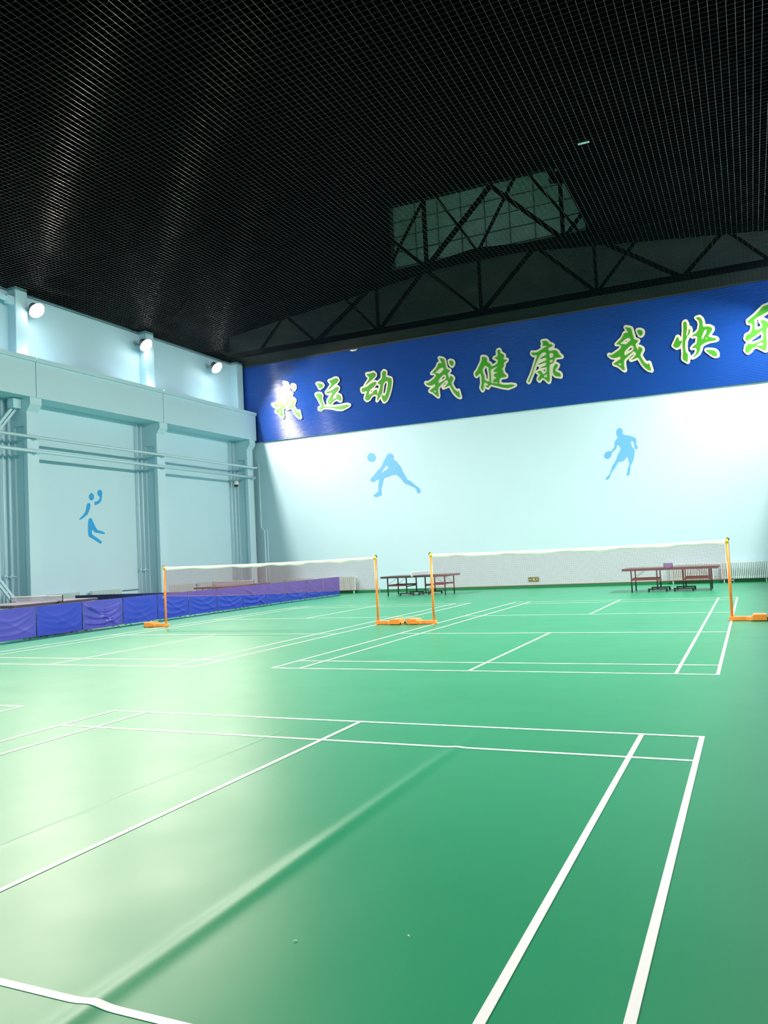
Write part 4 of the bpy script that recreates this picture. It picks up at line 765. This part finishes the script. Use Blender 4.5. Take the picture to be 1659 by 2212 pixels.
# ------------------------------------------------------------------ camera on the wall, exit sign, roof vent, floor litter
ct = thing('security_camera', 'small white dome security camera high beside the corner column', 'camera', (XL, 13.92, 5.2))
k = MB(); k.box(0.0, 0.03, -0.07, 0.07, -0.02, 0.14); k.tube([(0.02, 0, 0.09), (0.22, 0, 0.12), (0.30, 0, 0.08)], 0.022, 8); k.build('bracket', M['white'], ct)
k = MB(); k.tube([(0.30, 0, 0.12), (0.30, 0, 0.09), (0.30, 0, -0.02), (0.30, 0, -0.06)], [0.05, 0.10, 0.115, 0.11], 18); k.build('housing', M['white'], ct, smooth=True)
k = MB(); k.tube([(0.30, 0, -0.06), (0.30, 0, -0.11), (0.30, 0, -0.15), (0.30, 0, -0.165)], [0.10, 0.092, 0.055, 0.015], 18); k.build('dome', M['black'], ct, smooth=True)

et = thing('exit_sign', 'small green emergency exit sign low on the far wall', 'sign', (-1.46, YF, 0.345))
MB().box(-0.205, 0.205, -0.02, -0.001, -0.085, 0.085).build('sign_panel', M['sign_green'], et)
a = MB()
a.bar((-0.16, -0.022, 0), (-0.075, -0.022, 0), 0.004, 0.022)
a.prism([(-0.185, 0.0), (-0.135, 0.045), (-0.135, -0.045)], 'y', -0.025, -0.021)
a.build('arrow', M['sign_pale'], et)
r = MB()
r.tube([(0.145, -0.0245, 0.05), (0.145, -0.021, 0.05)], 0.017, 12)
for p, q, w in (((0.14, 0.03), (0.125, -0.01), 0.026), ((0.125, -0.01), (0.085, -0.03), 0.018), ((0.085, -0.03), (0.075, -0.06), 0.016),
                ((0.127, -0.01), (0.155, -0.035), 0.018), ((0.155, -0.035), (0.175, -0.06), 0.015), ((0.14, 0.025), (0.10, 0.01), 0.012), ((0.14, 0.025), (0.17, 0.0), 0.012)):
    r.bar((p[0], -0.023, p[1]), (q[0], -0.023, q[1]), 0.004, w)
r.build('running_figure', M['sign_pale'], et)
d_ = MB(); d_.box(-0.03, 0.05, -0.0245, -0.021, -0.05, 0.05); d_.build('doorway_mark', M['sign_pale'], et)

vt = thing('roof_vent', 'faint pale louvred vent high in the dark roof', 'vent', (3.05, 6.0, 13.1))  # added frame and glowing slats standing in for reflected glints
f = MB()
for s in (-1, 1):
    f.box(s * 0.36 - 0.03, s * 0.36 + 0.03, -0.5, 0.5, -0.06, 0.06)
    f.box(-0.33, 0.33, s * 0.47 - 0.03, s * 0.47 + 0.03, -0.06, 0.06)
f.build('frame', M['truss'], vt)
for k, (xa, xb) in enumerate(((-0.3, 0.02), (-0.3, 0.04), (-0.3, 0.28))):
    yy = 0.28 - 0.26 * k
    s2 = MB(); s2.box(xa, xb, yy - 0.05, yy + 0.05, -0.01, 0.01); s2.build('slat', M['vent_glow'], vt)

for i, (xx, yy, a_, lab) in enumerate(((4.73, -13.94, 0.6, 'tiny white fluff on the green floor left of the near singles line'),
                                       (5.17, -13.75, 2.2, 'tiny white shred on the green floor near the near singles line'),)):
    q = MB(); q.tube([(0, 0, 0.003), (0.008, 0.004, 0.005), (0.018, 0.006, 0.003)], [0.001, 0.002, 0.001], 6)
    o = q.build('feather_shred', M['white_tape'], None, smooth=True)
    o.location = (xx, yy, 0.0005); o.rotation_euler = (0, 0, a_)
    tag(o, lab, 'litter')
